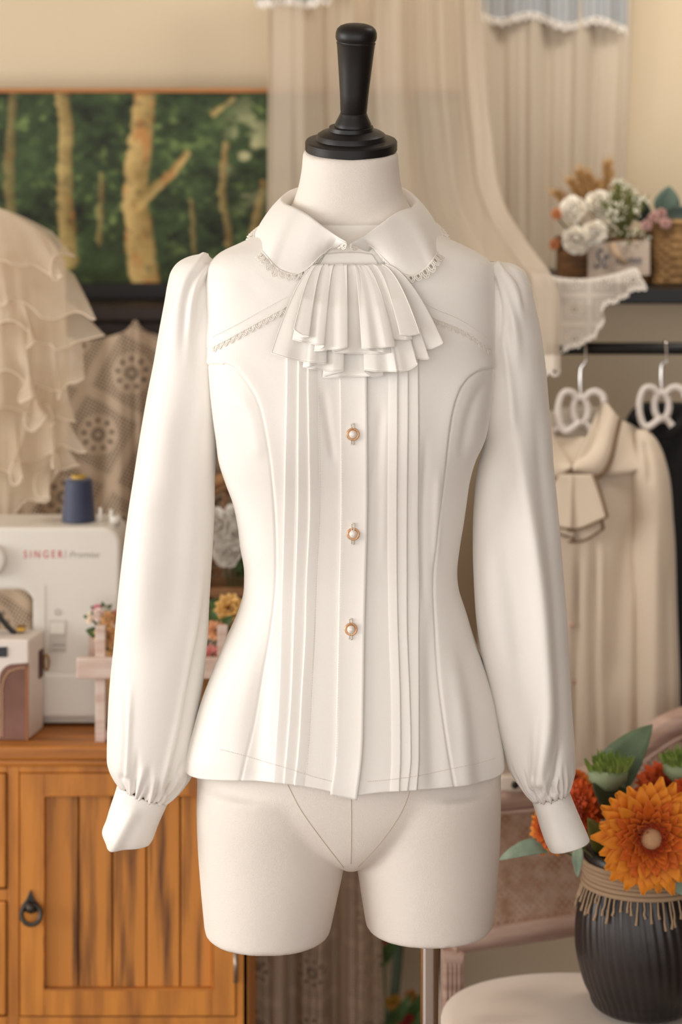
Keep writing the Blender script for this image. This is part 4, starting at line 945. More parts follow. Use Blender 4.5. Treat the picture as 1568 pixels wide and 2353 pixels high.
def blossom(kind, label, cat, px, py, D, rpx, d, c0, c1, pot, seed=1, group=None, nm='silk_flower', leaves=((-.6, .2), (.5, -.2))):
    c = W(px, py, D); r = rpx/F*D; t = thing(nm, label, cat, c, group)
    if kind == 'rose': rose(t, c, r, d, rgb(c0), rgb(c1), seed=seed)
    elif kind == 'pom':
        daisy(t, c, r, d, [(11, 1, .5, 1.45, rgb(c0), rgb(c1)), (10, .9, .48, 1.1, rgb(c0), rgb(c1)), (8, .75, .42, .7, rgb(c0), rgb(c1)), (6, .6, .36, .35, rgb(c0), rgb(c1))], seed=seed)
    dd = Vector(d).normalized()
    stem(t, [c-dd*r*.4, c-dd*r*1.2+Vector((0, 0, -r*.8)), Vector(pot)])
    if leaves:
        lm = MB()
        for a, b in leaves: leaf(lm, c-dd*r*.5, c+Vector((a*r*2.6, r*.1, b*r*2.2)), r*1.0)
        build(lm, 'leaves', m_leaf, t)
    return t
sg2 = 'silk flowers in the burlap pots'
blossom('pom', 'large peach yellow silk bloom in the burlap pot beside the left sleeve', 'flower', 245, 1462, FD+.03, 31, (-.2, -1, .15), '#d98a45', '#f0c98f', pots[0], 1, sg2)
blossom('rose', 'small deep pink bud at the top of the flowers left of the sleeve', 'flower', 222, 1398, FD+.04, 9, (-.2, -.6, .8), '#b5566a', '#d98c98', pots[0], 2, sg2)
blossom('rose', 'small blush pink rose just under the deep pink bud', 'flower', 225, 1412, FD+.025, 11, (-.4, -1, .3), '#d9a9a4', '#eed9cd', pots[0], 3, sg2)
blossom('rose', 'cream pink rosebud at the outer left of the pot flowers', 'flower', 207, 1420, FD+.03, 10, (-.8, -.8, .2), '#d8ab8a', '#eedcc4', pots[0], 4, sg2)
blossom('rose', 'apricot rosebud above the large peach bloom', 'flower', 248, 1421, FD+.02, 12, (0, -1, .3), '#c07a48', '#e3b27c', pots[0], 5, sg2)
blossom('rose', 'white silk bud behind the pink buds by the sleeve', 'flower', 242, 1400, FD+.06, 10, (.1, -.6, .8), '#d9d4c0', '#efe9dc', pots[0], 6, sg2, leaves=((.6, .5), (-.3, .8)))
blossom('pom', 'coral silk bloom half hidden by the left sleeve', 'flower', 276, 1418, FD+.04, 20, (.2, -1, .3), '#c9614f', '#e59f86', pots[0], 7, sg2)
blossom('pom', 'golden yellow silk bloom in the gap beside the waist', 'flower', 527, 1398, FD+.06, 34, (0, -1, .3), '#dd9436', '#f3cf86', pots[1], 8, sg2)
blossom('pom', 'peach silk bloom in the gap below the golden one', 'flower', 497, 1448, FD+.03, 25, (0, -1, .2), '#d8804a', '#efc095', pots[1], 9, sg2, leaves=((.6, .6), (.9, -.2), (-.2, .9)))
blossom('pom', 'rosy pink silk bloom lowest in the gap beside the waist', 'flower', 492, 1506, FD+.015, 27, (0, -1, 0), '#c9545a', '#eaa69c', pots[1], 10, sg2, leaves=None)
blossom('rose', 'white silk bloom behind the peach one in the gap', 'flower', 502, 1420, FD+.07, 13, (0, -1, .2), '#d8d2c2', '#efe8da', pots[1], 12, sg2, leaves=((-.9, .1), (-.8, -.6), (.7, -.5)))
# ---- round rattan frame, woven basket, white orchids behind the waist
m_rat = simple('rattan', '#a97c53', .6, var='#8b6240', vscale=30)
rf = thing('rattan_hoop', 'round rattan hoop propped behind the left side of the waist', 'hoop', (Xat(600, 4.1), 4.1, CZ))
b = MB()
for rr, tt in ((250, .011), (232, .006)): b.tube([W(600+rr*math.cos(a), 1335-rr*math.sin(a), 4.10) for a in np.linspace(0, 2*math.pi, 64)[:-1]], tt, 8, closed=True)
build(b, 'rim', m_rat, rf)
b = MB()
for a in np.linspace(0, 2*math.pi, 37)[:-1]: b.tube([W(600+230*math.cos(a), 1335-230*math.sin(a), 4.105), W(600+170*math.cos(a+.2), 1335-170*math.sin(a+.2), 4.105), W(600+100*math.cos(a-.1), 1335-100*math.sin(a-.1), 4.105)], .0035, 6)
b.tube([W(600+100*math.cos(a), 1335-100*math.sin(a), 4.105) for a in np.linspace(0, 2*math.pi, 40)[:-1]], .004, 6, closed=True)
build(b, 'rattan_weave', m_rat, rf)
bk = thing('wicker_tray', 'shallow woven wicker tray behind the flowers in the waist gap', 'tray', (Xat(600, 4.0), 4.03, CZ))
b = MB(); x0, x1 = Xat(440, 4.0), Xat(720, 4.0); z0, z1 = CZ, Zat(1352, 4.0)
b.box(x0, x1, 3.995, 4.008, z1-.012, z1); b.box(x0, x1, 3.995, 4.008, z1-.05, z1-.034); b.box(x0, x1, 3.995, 4.005, z0, z1-.05); b.box(x0, x1, 4.09, 4.10, z0, z1); b.box(x0, x0+.01, 4.0, 4.1, z0, z1); b.box(x1-.01, x1, 4.0, 4.1, z0, z1); b.box(x0, x1, 4.0, 4.1, z0, z0+.006)
for q in np.arange(x0, x1, .018): b.box(q, q+.008, 3.997, 4.006, z1-.036, z1-.01)
build(b, 'woven_sides', m_rat, bk, smooth=False)
for i, (x, y, r, s) in enumerate(((497, 1205, 30, 1), (530, 1225, 32, 2), (545, 1185, 24, 4), (522, 1268, 28, 3))):
    lb = ('white silk orchid half hidden behind the left sleeve', 'white silk orchid in the middle of the waist gap', 'white silk orchid highest in the gap beside the bodice', 'white silk orchid lowest of those before the rattan hoop')[i]
    blossom('rose', lb, 'flower', x, y, 4.04, r, (-.2, -1, .2), '#e6dfd2', '#f4efe6', (Xat(560, 4.05), 4.05, CZ+.03), 20+s, 'white orchids behind the waist', 'silk_orchid', leaves=((.5, -.8),))
# ================================================================ right side
# ---- curtains
m_sheer = simple('sheer_linen', '#d9cab6', .85, bump=.3, bscale=300, sheen=.2); see_through(m_sheer, .80, .35, lin('#d9cab6'))
m_linen2 = simple('linen_curtain', '#e2d4bf', .85, bump=.3, bscale=300, sheen=.2); see_through(m_linen2, .96, .25, lin('#e2d4bf'))
def curtain(name, label, Ltab, Rtab, y0, y1, Dtab, folds, mat, n=220, m=150, bottom=None, px=None):
    ys = np.linspace(y0, y1, m); u_ = np.linspace(0, 1, n)[None]
    l = interp(Ltab, ys)[:, None]; r = interp(Rtab, ys)[:, None]; D = interp(Dtab, ys)[:, None]+0*u_
    x = l+(r-l)*u_; yy = ys[:, None]+0*u_
    if bottom is not None: yy = y0+(yy-y0)*(1+bottom(u_))
    for k, ph, am, sk in folds: D = D+am*np.sin(2*math.pi*(k*u_+sk*(ys[:, None]-y0)/(y1-y0))+ph)
    P = Wn(x, yy, D); o = build(MB().grid(P), name, mat); tag(o, label, 'curtain'); return o, P
cf, Pc = curtain('curtain', 'sheer cream linen curtain falling behind the dress form, its end swept over the shelf', [(-120, 618), (900, 612)], [(-120, 1106), (0, 1109), (300, 1128), (480, 1165), (560, 1215), (640, 1272), (700, 1286), (862, 1288)],
        -120, 848, [(-120, 4.50), (300, 4.42), (500, 4.22), (640, 3.98), (880, 3.95)], [(4.5, .4, .014, .15), (9.3, 1.1, .006, -.2), (2.2, 2.0, .012, .3), (17, .3, .003, 0)], m_sheer)
# lace hem of the swept end
e = Pc[-1][-70:]; lm = MB(); od = np.tile(np.array([0, 0, -1.]), (len(e), 1)); lace(lm, e, od, .020, .012, .0009)
build(lm, 'lace_hem', m_lace, cf)
band = Pc[-6:, -70:]-np.array([0, .003, 0]); build(MB().grid(band), 'hem_band', simple('white_hem', '#d9cdbd', .8), cf)
cb2, Pb = curtain('curtain', 'cream linen curtain hanging straight behind the flower basket', [(-120, 1040), (700, 1060)], [(-120, 1446), (60, 1444), (400, 1430), (640, 1424)], -120, 618, [(-120, 4.600), (640, 4.600)],
        [(3.6, .9, .009, .08), (7.4, 2.1, .004, -.1), (15, .5, .0015, 0)], m_linen2)
build(MB().tube([Vector(p) for p in Pb[:, -1]], .006, 6), 'curtain_edge', m_linen2, cb2)
m_val = simple('grey_blue_stripe', '#9c9fa2', .85, sheen=.2)
nt = m_val.node_tree; b_ = nt.nodes['Principled BSDF']; tc_ = N(nt, 'ShaderNodeTexCoord'); sp_ = N(nt, 'ShaderNodeSeparateXYZ'); L(nt, tc_.outputs['Object'], sp_.inputs[0])
wv = math_(nt, 'GREATER_THAN', math_(nt, 'FRACT', math_(nt, 'MULTIPLY', sp_.outputs[0], 75)), .62)
mxr = N(nt, 'ShaderNodeMix'); mxr.data_type = 'RGBA'; L(nt, wv, mxr.inputs[0]); mxr.inputs[6].default_value = lin('#b4b5b4'); mxr.inputs[7].default_value = lin('#8f959a'); L(nt, mxr.outputs[2], b_.inputs['Base Color'])
for lb, x0, x1, y1f, Dv, ph in (('grey blue striped valance with lace edge hanging over the straight curtain', 1108, 1450, lambda u_: 30+26*u_+10*np.sin(14*u_), 4.578, .3), ('edge of a grey striped valance above the sheer curtain', 588, 760, lambda u_: -2+2*u_+4*np.sin(12*u_), 4.44, 1.2)):
    u_ = np.linspace(0, 1, 160)[None]; v = np.linspace(0, 1, 30)[:, None]
    yb = y1f(u_); yy = -160+(yb+160)*v; D = Dv+.010*np.sin(2*math.pi*3.2*u_+ph)*v**.5+.003*np.sin(2*math.pi*8*u_)*v
    P = Wn(x0+(x1-x0)*u_+0*v, yy, D); va = build(MB().grid(P), 'valance', m_val); tag(va, lb, 'valance')
    lm = MB(); lace(lm, P[-1], np.tile(np.array([0, 0, -1.]), (160, 1)), .018, .013, .0011); build(lm, 'lace_edge', m_lace, va)
# ---- black wall rack: shelf and rail
m_blk = simple('black_metal', '#0d0c0c', .45, spec=.4)
RD = 4.10; sz1, sz0 = Zat(664, RD), Zat(699, RD)
rk = thing('wall_rack', 'black wall rack with a shelf and clothes rail on the right wall', 'rack', W(1500, 664, 4.4))
build(MB().box(Xat(1262, RD), Xat(1900, RD), RD, WALL_D-.002, sz0, sz1), 'shelf', m_blk, rk, smooth=False, bevel=.003)
RZ = (Zat(787, RD)+Zat(815, RD))/2; RR = (Zat(787, RD)-Zat(815, RD))/2
build(MB().tube([(Xat(1255, RD), RD, RZ), (Xat(1900, RD), RD, RZ)], RR, 16), 'rail', m_blk, rk)
for x in (1274, 1880):
    b = MB(); b.box(Xat(x, RD)-.008, Xat(x, RD)+.008, RD-.004, RD+.004, RZ, sz0); b.box(Xat(x, RD)-.008, Xat(x, RD)+.008, RD-.004, WALL_D-.002, sz0-.016, sz0); build(b, 'bracket', m_blk, rk, smooth=False)
# ---- cutwork doily over the shelf's edge
m_doily = lace_mat('white_cutwork', '#e9e0d4', .0075, .050, .55)
out_ = [(1225, 626), (1300, 640), (1362, 640), (1420, 628), (1462, 618), (1474, 640), (1484, 658), (1462, 660), (1446, 664), (1440, 676), (1424, 680), (1414, 690), (1398, 690), (1388, 697), (1382, 710), (1387, 726), (1382, 742), (1372, 752), (1368, 766), (1355, 774), (1342, 780), (1330, 790), (1312, 792), (1296, 800), (1280, 804), (1256, 800), (1230, 790)]
cpt = (1280, 690); Q = []; U = []
oc = catmull(out_+[out_[0]], 150)
edge_y = np.array([sz1])
for s in np.linspace(0, 1, 26):
    x = cpt[0]+(oc[:, 0]-cpt[0])*s; y = cpt[1]+(oc[:, 1]-cpt[1])*s
    D = RD-.014-.010*np.sin(x/26)*np.clip((y-640)/60, .15, 1)+np.clip((650-y)/40, 0, 1)*.01
    Q.append(Wn(x, y, D)); U.append(np.stack([x/F*RD, y/F*RD], -1))
dl = build(MB().grid(np.array(Q)), 'doily', m_doily); add_uv(dl, np.array(U)); tag(dl, 'white cutwork lace doily hanging over the edge of the black shelf', 'doily')
lm = MB(); lace(lm, np.array(Q)[-1][4:], np.tile(np.array([.3, -.2, -1.]), (146, 1)), .011, .006, .0008); build(lm, 'scalloped_edge', m_lace, dl)
# ---- baskets with dried flowers on the shelf
m_wick = simple('brown_wicker', '#8a6038', .7, var='#4d3218', vscale=45, vstretch=(.35, 1, 1.6), bump=1, bscale=90, bdist=.004)
m_wick2 = simple('tan_wicker', '#a9824f', .7, var='#74532c', vscale=40, vstretch=(1, 1, .5), bump=1, bscale=90, bdist=.004)
def basket(name, label, px0, px1, py0, D, dep, mat):
    x0, x1 = Xat(px0, D), Xat(px1, D); z1 = Zat(py0, D); z0 = sz1+.0005; t = thing(name, label, 'basket', ((x0+x1)/2, D+dep/2, z0))
    nr = 14; v = []; 
    P = []
    for i in range(nr*4+1):
        z = z0+(z1-z0)*i/(nr*4); bul = .003*abs(math.sin(math.pi*i/4)); ring = []
        for k in range(96):
            a = 2*math.pi*k/96; c, s = math.cos(a), math.sin(a); e = .35
            w = bul*(1 if (k//3+i//4) % 2 else .3)
            ring.append(((x0+x1)/2+((x1-x0)/2+w)*math.copysign(abs(c)**e, c), D+dep/2+(dep/2+w)*math.copysign(abs(s)**e, s), z))
        P.append(ring)
    b = MB().grid(np.array(P), closed=True); b.add(P[0], [tuple(range(95, -1, -1))]); b.add([(p[0], p[1], z1-.02) for p in P[-1]], [tuple(range(96))])
    build(b, 'woven_body', mat, t); build(MB().tube([(p[0], p[1], z1) for p in P[-1]], .006, 8, closed=True), 'woven_rim', mat, t)
    return t
BD = 4.22
bk1 = basket('wicker_basket', 'dark brown wicker basket holding the white roses behind the small sign', 1292, 1494, 556, BD, .13, m_wick)
bk2 = basket('wicker_basket', 'tan wicker basket at the frame edge holding the eucalyptus leaves', 1500, 1700, 512, BD-.01, .13, m_wick2)
sg = thing('sign_card', 'pale wooden sign with dark blue lettering leaning on the brown basket', 'sign', W(1420, 650, BD-.012))
m_card = simple('pale_sign', '#c9b6a4', .7); m_ink = simple('blue_ink', '#4d5361', .7)
b = MB(); q = [(1352, 640), (1494, 632), (1494, 552), (1410, 556), (1352, 560)]
build(prism(q, BD-.016, .006), 'board', m_card, sg, smooth=False)
text('St', 'lettering', 1366, 616, BD-.0175, 44, 34, m_ink, sg, shear=.3)
text('mmmm', 'lettering', 1415, 608, BD-.0175, 15, 60, m_ink, sg, shear=.2)
# ribbon on the sign
b = MB(); c = catmull([W(1398, 560, BD-.022), W(1412, 590, BD-.03), W(1432, 610, BD-.022)], 14); c2 = c+np.array([.012, .0, .004]); build(MB().grid(np.stack([c, c2], 1)), 'ribbon', simple('tan_ribbon', '#bba084', .8), sg, solid=.001)
def onshelf(px, py, D): return W(px, py, D)
bx1 = (Xat(1390, BD+.065), BD+.065, sz1+.03); bx2 = (Xat(1570, BD+.065), BD+.065, sz1+.03)
for i, (x, y, r, lb) in enumerate(((1318, 480, 24, 'white rose upper left in the brown basket, beside the wheat'), (1378, 470, 26, 'cream white rose beside the small white filler flowers'), (1326, 552, 26, 'white rose lowest left, hanging over the basket rim'), (1368, 535, 22, 'white rose in front of the sign top'))):
    blossom('rose', lb, 'flower', x, y, BD+(.03, .05, -.03, -.035)[i], r, ((-.4, -1, .3), (.1, -1, .35), (-.3, -1, -.15), (.1, -1, -.1))[i], '#e4d6bd', '#f8f1e4', bx1, 40+i, 'white roses in the brown basket', 'rose', None)
m_wheat = simple('dried_wheat', '#c09a66', .85)
for i, (x0, y0, x1, y1, lb) in enumerate(((1372, 520, 1333, 398, 'dried wheat ear leaning up left over the white roses'), (1380, 520, 1352, 408, 'dried wheat ear upright behind the two upper white roses'), (1350, 520, 1283, 448, 'dried wheat ear leaning far out to the left of the basket'), (1400, 520, 1397, 378, 'tallest dried wheat ear standing alone against the curtain'), (1370, 510, 1314, 420, 'dried wheat ear in the middle of the left spray'), (1376, 515, 1372, 425, 'short dried wheat ear just above the cream rose'))):
    D = BD+.07; a, b2 = W(x0, y0, D), W(x1, y1, D); t = thing('dried_wheat', lb, 'dried grass', tuple(a), 'dried wheat in the brown basket')
    s_ = MB().tube([Vector(bx1), a, b2], .0012, 5); build(s_, 'stem', m_wheat, t)
    e = MB(); d_ = (b2-a)
    R_ = random.Random(i)
    for k in range(46):
        p = a+d_*(.35+.65*k/46); th = k*2.4; o_ = Vector((math.cos(th), math.sin(th)*.7, 0))
        petal(e, p, o_*.8+d_.normalized()*.8, (0, -1, .2), .017*R_.uniform(.7, 1.2), .006, nl=3, nw=3)
        e.tube([p, p+o_*.012+d_.normalized()*.024], .0004, 3)
    build(e, 'seed_head', m_wheat, t, smooth=False)
# white filler flowers and green sprig
t = thing('filler_sprig', 'green sprig with tiny white filler flowers in the middle of the brown basket', 'flower', W(1440, 540, BD+.03))
g = MB(); wfl = MB(); R_ = random.Random(5)
for k in range(80):
    th = R_.uniform(-1.0, .9); ln = R_.uniform(.3, 1); x = 1432+math.sin(th)*95*ln*.75; y = 535-math.cos(th)*120*ln if k > 22 else 535+R_.uniform(-10, 38)
    p = W(x, y, BD+R_.uniform(-.035, .05)); g.tube([W(1434, 545, BD+.02), (W(1434, 545, BD+.02)+p)/2+Vector((0, 0, .004)), p], .0007, 4)
    for q in range(2): leaf(g, (W(1434, 545, BD+.02)*(.4-.2*q)+p*(.6+.2*q)), p+Vector((R_.uniform(-.014, .014), -.004, R_.uniform(-.005, .014))), .004, n=4)
    for q in range(4): wfl.ball(p+Vector((R_.uniform(-.008, .008), R_.uniform(-.01, .004), R_.uniform(-.007, .007))), R_.uniform(.0016, .003), 6)
build(g, 'sprig', simple('olive_sprig', '#6f7338', .7), t, smooth=False); wo = build(wfl, 'filler_blossoms', simple('filler_white', '#ddd8c4', .7), t); wo['kind'] = 'stuff'
blossom('rose', 'pale green white hydrangea bloom right of the filler sprig', 'flower', 1462, 478, BD+.03, 24, (.3, -1, .2), '#b9b48f', '#ddd9be', bx1, 60, None, 'hydrangea', None)
for i, (x, y, lb) in enumerate(((1503, 500, 'dusty pink flower head nearest the dark eucalyptus leaf'), (1486, 518, 'dusty pink flower head lowest on the basket rim'), (1520, 492, 'dusty pink flower head under the large green leaf'), (1530, 514, 'dusty pink flower head over the tan basket rim'))):
    blossom('pom', lb, 'flower', x, y, BD+(-.01, -.02, .0, -.015)[i], 13, (0, -1, .3), '#a87a72', '#c9a097', bx2, 70+i, 'dusty pink flowers between the baskets', 'pink_flower', None)
for i, (x, y, lb) in enumerate(((1280, 492, 'small orange bloom beside the upper left white rose'), (1276, 562, 'small orange bloom at the left rim of the brown basket'))):
    blossom('pom', lb, 'flower', x, y, BD+.02, 13, (-.5, -1, .2), '#b0633a', '#cf8a5c', bx1, 80+i, None, 'orange_bloom', None)
for i, (a, b2, w, D, lb) in enumerate((((1490, 515), (1462, 448), 44, BD+.02, 'dark eucalyptus leaf leaning left over the white filler flowers'), ((1522, 500), (1540, 427), 62, BD+.01, 'large rounded green eucalyptus leaf standing above the tan basket'), ((1528, 496), (1600, 488), 36, BD, 'dark eucalyptus leaf lying out towards the frame edge'))):
    t = thing('eucalyptus_leaf', lb, 'leaf', W(*a, D)); lm = MB(); leaf(lm, W(*a, D), W(*b2, D), w/F*D, (.2 if i == 1 else -.5, -1, .1), .06)
    build(lm, 'blade', (m_leafd, simple('eucalyptus_green', '#54675a', .55), m_leafd)[i], t, solid=.0008)
    stem(t, [W(*a, D), (W(*a, D)+Vector(bx2))/2+Vector((0, 0, .01)), Vector(bx2)])
# ---- velvet bow hangers
m_vel = simple('white_velvet', '#ddd3cb', .9, sheen=.6, bump=.3, bscale=600)
def hanger(px, py, D, label, sh, back=0):
    t = thing('coat_hanger', label, 'hanger', W(px, py, D), 'bow topped velvet hangers')
    k = D/F; P_ = lambda a, b, o=0: Vector((Xat(px+a, D), D+o, Zat(py+b, D)))
    r = .0060
    b = MB()
    b.tube([P_(17*math.cos(a), 31*math.sin(a)) for a in np.linspace(0, 2*math.pi, 26)[:-1]], r, 8, closed=True)
    for lp_ in ([(-6, -22), (-20, -42), (-38, -42), (-50, -20), (-52, 12), (-44, 40), (-34, 46), (-18, 36), (-4, 24)], [(6, -22), (20, -40), (36, -44), (50, -34), (53, -20)], [(4, 24), (16, 36), (24, 46)]):
        b.tube([Vector(p) for p in catmull([tuple(P_(*q_, -.002*i_)) for i_, q_ in enumerate(lp_)], 30)], r, 8)
    build(b, 'bow', m_vel, t)
    b = MB()
    for s in (-1, 1): b.tube([Vector(p) for p in catmull([tuple(P_(s*2, 30, .006)), tuple(P_(s*3, 34, .010+back*.8)), tuple(P_(s*60, 48, .012+back)), tuple(P_(s*sh*.7, 78, .012+back)), tuple(P_(s*sh, 116, .014+back))], 16)], r, 8)
    build(b, 'shoulder_arms', m_vel, t)
    top = (RZ-Zat(py, D))
    zt_ = RZ+RR+.002
    hk = [tuple(P_(0, -30)), tuple(P_(0, -80)), tuple(P_(2, -98)), (Xat(px+10, D), D-.004, RZ-RR-.012), (Xat(px+12, D), RD-RR-.004, RZ-.004), (Xat(px+11, D), RD-.006, zt_), (Xat(px+10, D), RD+RR+.004, RZ+.004), (Xat(px+9, D), RD+RR*.8, RZ-RR)]
    build(MB().tube([Vector(p) for p in catmull(hk, 40)], .0028, 8), 'hook', m_chrome, t)
    return t
HD = 4.085
hanger(1335, 943, HD, 'white velvet bow hanger holding the cream blouse on the black rail', 150)
hanger(1521, 933, HD, 'white velvet bow hanger holding the black garment on the rail', 110, .062)
# ---- cream blouse on the first hanger
m_cream = simple('cream_cotton', '#d9c8b2', .75, sheen=.2, bump=.2, bscale=500); m_brown = simple('brown_piping', '#7b6249', .8)
gb = thing('hanging_blouse', 'cream blouse with brown lace trim and ruffled jabot hanging on the rail', 'blouse', W(1370, 1760, HD))
def gpanel(tab, D, folds, name, mat, parent, thick=.0, n=2.2, ncol=110, nrow=120, nb=.7):
    T = np.array(tab, float); ys = np.linspace(T[0, 0], T[-1, 0], nrow); l, r, b = (interp(tab, ys, k) for k in (1, 2, 3))
    ph = np.linspace(0, 2*math.pi, ncol, endpoint=False); c_, s_ = -np.cos(ph), np.sin(ph); y__ = np.sign(s_)*(1-np.abs(c_)**n)**(1/n); y__ = np.where(y__ < 0, y__*nb, y__)
    P = np.zeros((nrow, ncol, 3)); P[..., 0] = ((l+r)/2-CX)[:, None]/F*D+c_*((r-l)/2)[:, None]/F*D; P[..., 1] = D-b[:, None]*y__; P[..., 2] = Zat(ys, D)[:, None]
    px, py = PXn(P); dd = np.zeros(px.shape)
    for f in folds: dd += fold(px, py, *f)
    P[..., 1] -= dd*(y__ > 0); return build(MB().grid(P, closed=True), name, mat, parent, solid=.001), P
bo, Pg = gpanel([(1000, 1262, 1420, .022), (1030, 1248, 1440, .03), (1060, 1225, 1470, .036), (1100, 1200, 1478, .042), (1250, 1195, 1474, .046), (1500, 1190, 1480, .05), (1775, 1180, 1490, .054)], HD+.012,
       [([(1370, 1230), (1366, 1500), (1372, 1775)], 7, -.010, 8), ([(1384, 1230), (1382, 1500), (1388, 1775)], 5, .006), ([(1334, 1240), (1328, 1400), (1322, 1600), (1318, 1775)], 5, -.012, 6), ([(1440, 1200), (1420, 1400), (1410, 1600)], 14, -.008, 18), ([(1460, 1300), (1445, 1775)], 14, .008)], 'bodice', m_cream, gb)
GB = BVHTree.FromPolygons([Vector(p) for p in Pg.reshape(-1, 3)], [(i*110+j, (i+1)*110+j, (i+1)*110+(j+1) % 110, i*110+(j+1) % 110) for i in range(119) for j in range(110)])
def Dg(px, py, off):
    h = GB.ray_cast(EYE, (W(px, py, 3)-EYE).normalized()); return (h[0].y if h[0] is not None else HD-.01)-off
sh = MB().grid(Wn(*[np.array([[1384, 1400, 1420, 1424], [1420, 1440, 1470, 1480], [1470, 1490, 1512, 1524]]), np.array([[945, 985, 1040, 1080], [968, 990, 1040, 1080], [992, 1010, 1050, 1090]])], np.array([[HD+.01]*4, [HD]*4, [HD]*4])))
def gsleeve(tab, D, folds): return gpanel(tab, D, folds, 'sleeve', m_cream, gb, ncol=80, nrow=110)[0]
gsleeve([(985, 1462, 1486, .012), (1000, 1456, 1502, .022), (1030, 1456, 1520, .03), (1070, 1452, 1533, .036), (1200, 1450, 1548, .04), (1400, 1452, 1556, .042), (1600, 1450, 1562, .044), (1780, 1452, 1562, .042)], HD-.006,
        [([(1480, 1010), (1492, 1060), (1496, 1120)], 6, -.005, 9), ([(1470, 1200), (1464, 1500), (1472, 1780)], 12, -.006), ([(1510, 1150), (1505, 1500), (1500, 1780)], 16, .006), ([(1535, 1300), (1540, 1780)], 9, -.004)])
gsleeve([(990, 1170, 1190, .02), (1040, 1150, 1215, .03), (1200, 1110, 1215, .036), (1500, 1100, 1215, .036), (1780, 1110, 1210, .036)], HD+.02, [])
# shoulder yoke from neck to sleeve
yk = np.zeros((10, 30, 3)); tp = catmull([(1386, 918), (1400, 950), (1424, 962), (1460, 980), (1490, 1000), (1510, 1030)], 30); bt = catmull([(1318, 1075), (1350, 1090), (1390, 1095), (1430, 1090), (1455, 1085), (1475, 1075)], 30)
for i, v in enumerate(np.linspace(0, 1, 10)):
    p = tp+(bt-tp)*v; yk[i] = Wn(p[:, 0], p[:, 1], HD+.008-.040*math.sin(math.pi*.5*v))
build(MB().grid(yk), 'yoke', m_cream, gb, solid=.001)
nk = np.zeros((8, 30, 3)); tp = catmull([(1264, 945), (1300, 935), (1340, 930), (1375, 934), (1390, 925)], 30); bt = catmull([(1270, 1005), (1290, 1040), (1315, 1068), (1345, 1050), (1375, 1000)], 30)
for i, v in enumerate(np.linspace(0, 1, 8)):
    p = tp+(bt-tp)*v; nk[i] = Wn(p[:, 0], p[:, 1], HD+.034-.01*v)
build(MB().grid(nk), 'neck_facing', simple('grey_lining', '#bcae9c', .8), gb, solid=.001)
def gflap(inner, outer, name='collar_flap'):
    I, O = catmull(inner, 40), catmull(outer, 40); G = np.zeros((10, 40, 3))
    for i, v in enumerate(np.linspace(0, 1, 10)):
        p = I+(O-I)*v; D = HD-.024-.012*math.sin(math.pi*v)-.016*v+np.linspace(.024, 0, 40)*(1-.3*v); G[i] = Wn(p[:, 0], p[:, 1], D)
    o = build(MB().grid(G), name, m_cream, gb, solid=.0015)
    q = MB().tube([Vector(p)+Vector((0, -.002, 0)) for p in G[-1]], .0030, 6)
    for p in G[-1][::2]: q.ball(Vector(p)+Vector((.002, -.003, -.002)), .0034, 6)
    build(q, 'brown_trim', m_brown, o)
gflap([(1388, 916), (1380, 960), (1368, 1005), (1350, 1030), (1316, 1066)], [(1424, 962), (1414, 1005), (1400, 1060), (1376, 1092), (1318, 1084)])
gflap([(1262, 940), (1268, 975), (1282, 1015), (1297, 1040), (1315, 1066)], [(1225, 980), (1232, 1030), (1245, 1075), (1278, 1100), (1313, 1078)])
def gjab(bot, top, yt, lift):
    B, T = catmull(bot, 110), catmull(top, 110); G = np.zeros((20, 110, 3))
    for i, v in enumerate(np.linspace(0, 1, 20)):
        x = T[:, 0]+(B[:, 0]-T[:, 0])*v**.8; y = yt+(B[:, 1]-yt)*v; G[i] = Wn(x, y, HD-.048-lift-B[:, 2]/1000*v)
    o = build(MB().grid(G), 'jabot_ruffle', m_cream, gb, solid=.001)
    q = MB().tube([Vector(p)+Vector((0, -.001, 0)) for p in G[-1]], .0018, 6); q.tube([Vector(p)+Vector((0, -.001, 0)) for p in G[:, -1]], .0028, 6); build(q, 'brown_trim', m_brown, o)
gjab([(1235, 1215, 4), (1280, 1226, 12), (1320, 1240, 14), (1308, 1245, 6), (1338, 1244, 10), (1387, 1216, 14)], [(1286, 0), (1300, 0), (1318, 0), (1314, 0), (1330, 0), (1360, 0)], 1092, .0)
gjab([(1245, 1190, 4), (1285, 1212, 12), (1314, 1216, 14), (1306, 1220, 6), (1336, 1214, 12), (1396, 1188, 16)], [(1288, 0), (1300, 0), (1316, 0), (1312, 0), (1330, 0), (1363, 0)], 1090, .014)
for i, y in enumerate((1436, 1566)):
    x = (1316, 1320)[i]; build(MB().ball(W(x, y, Dg(x, y, .002)), .005, 14, (1, .6, 1)), 'button', simple('blush_button', '#c9a28c', .4), gb)
# ---- black garment
m_bfab = simple('black_fabric', '#0a090a', .8, sheen=.2)
bg = thing('black_garment', 'black garment hanging behind the cream blouse at the frame edge', 'garment', W(1540, 1690, HD+.06))
gpanel([(925, 1470, 1572, .012), (945, 1450, 1595, .022), (985, 1432, 1640, .03), (1040, 1425, 1680, .036), (1300, 1432, 1700, .045), (1690, 1450, 1710, .05)], HD+.075, [([(1560, 1000), (1556, 1600)], 12, -.006)], 'bodice', m_bfab, bg)
gpanel([(985, 1660, 1690, .014), (1060, 1665, 1720, .03), (1600, 1680, 1750, .034)], HD+.07, [], 'sleeve', m_bfab, bg)
q = MB().tube([Vector(p) for p in catmull([tuple(W(1462, 950, HD+.05)), tuple(W(1490, 985, HD+.03)), tuple(W(1521, 1005, HD+.02)), tuple(W(1552, 985, HD+.03)), tuple(W(1580, 950, HD+.05))], 20)], .008, 8); build(q, 'collar', m_bfab, bg)
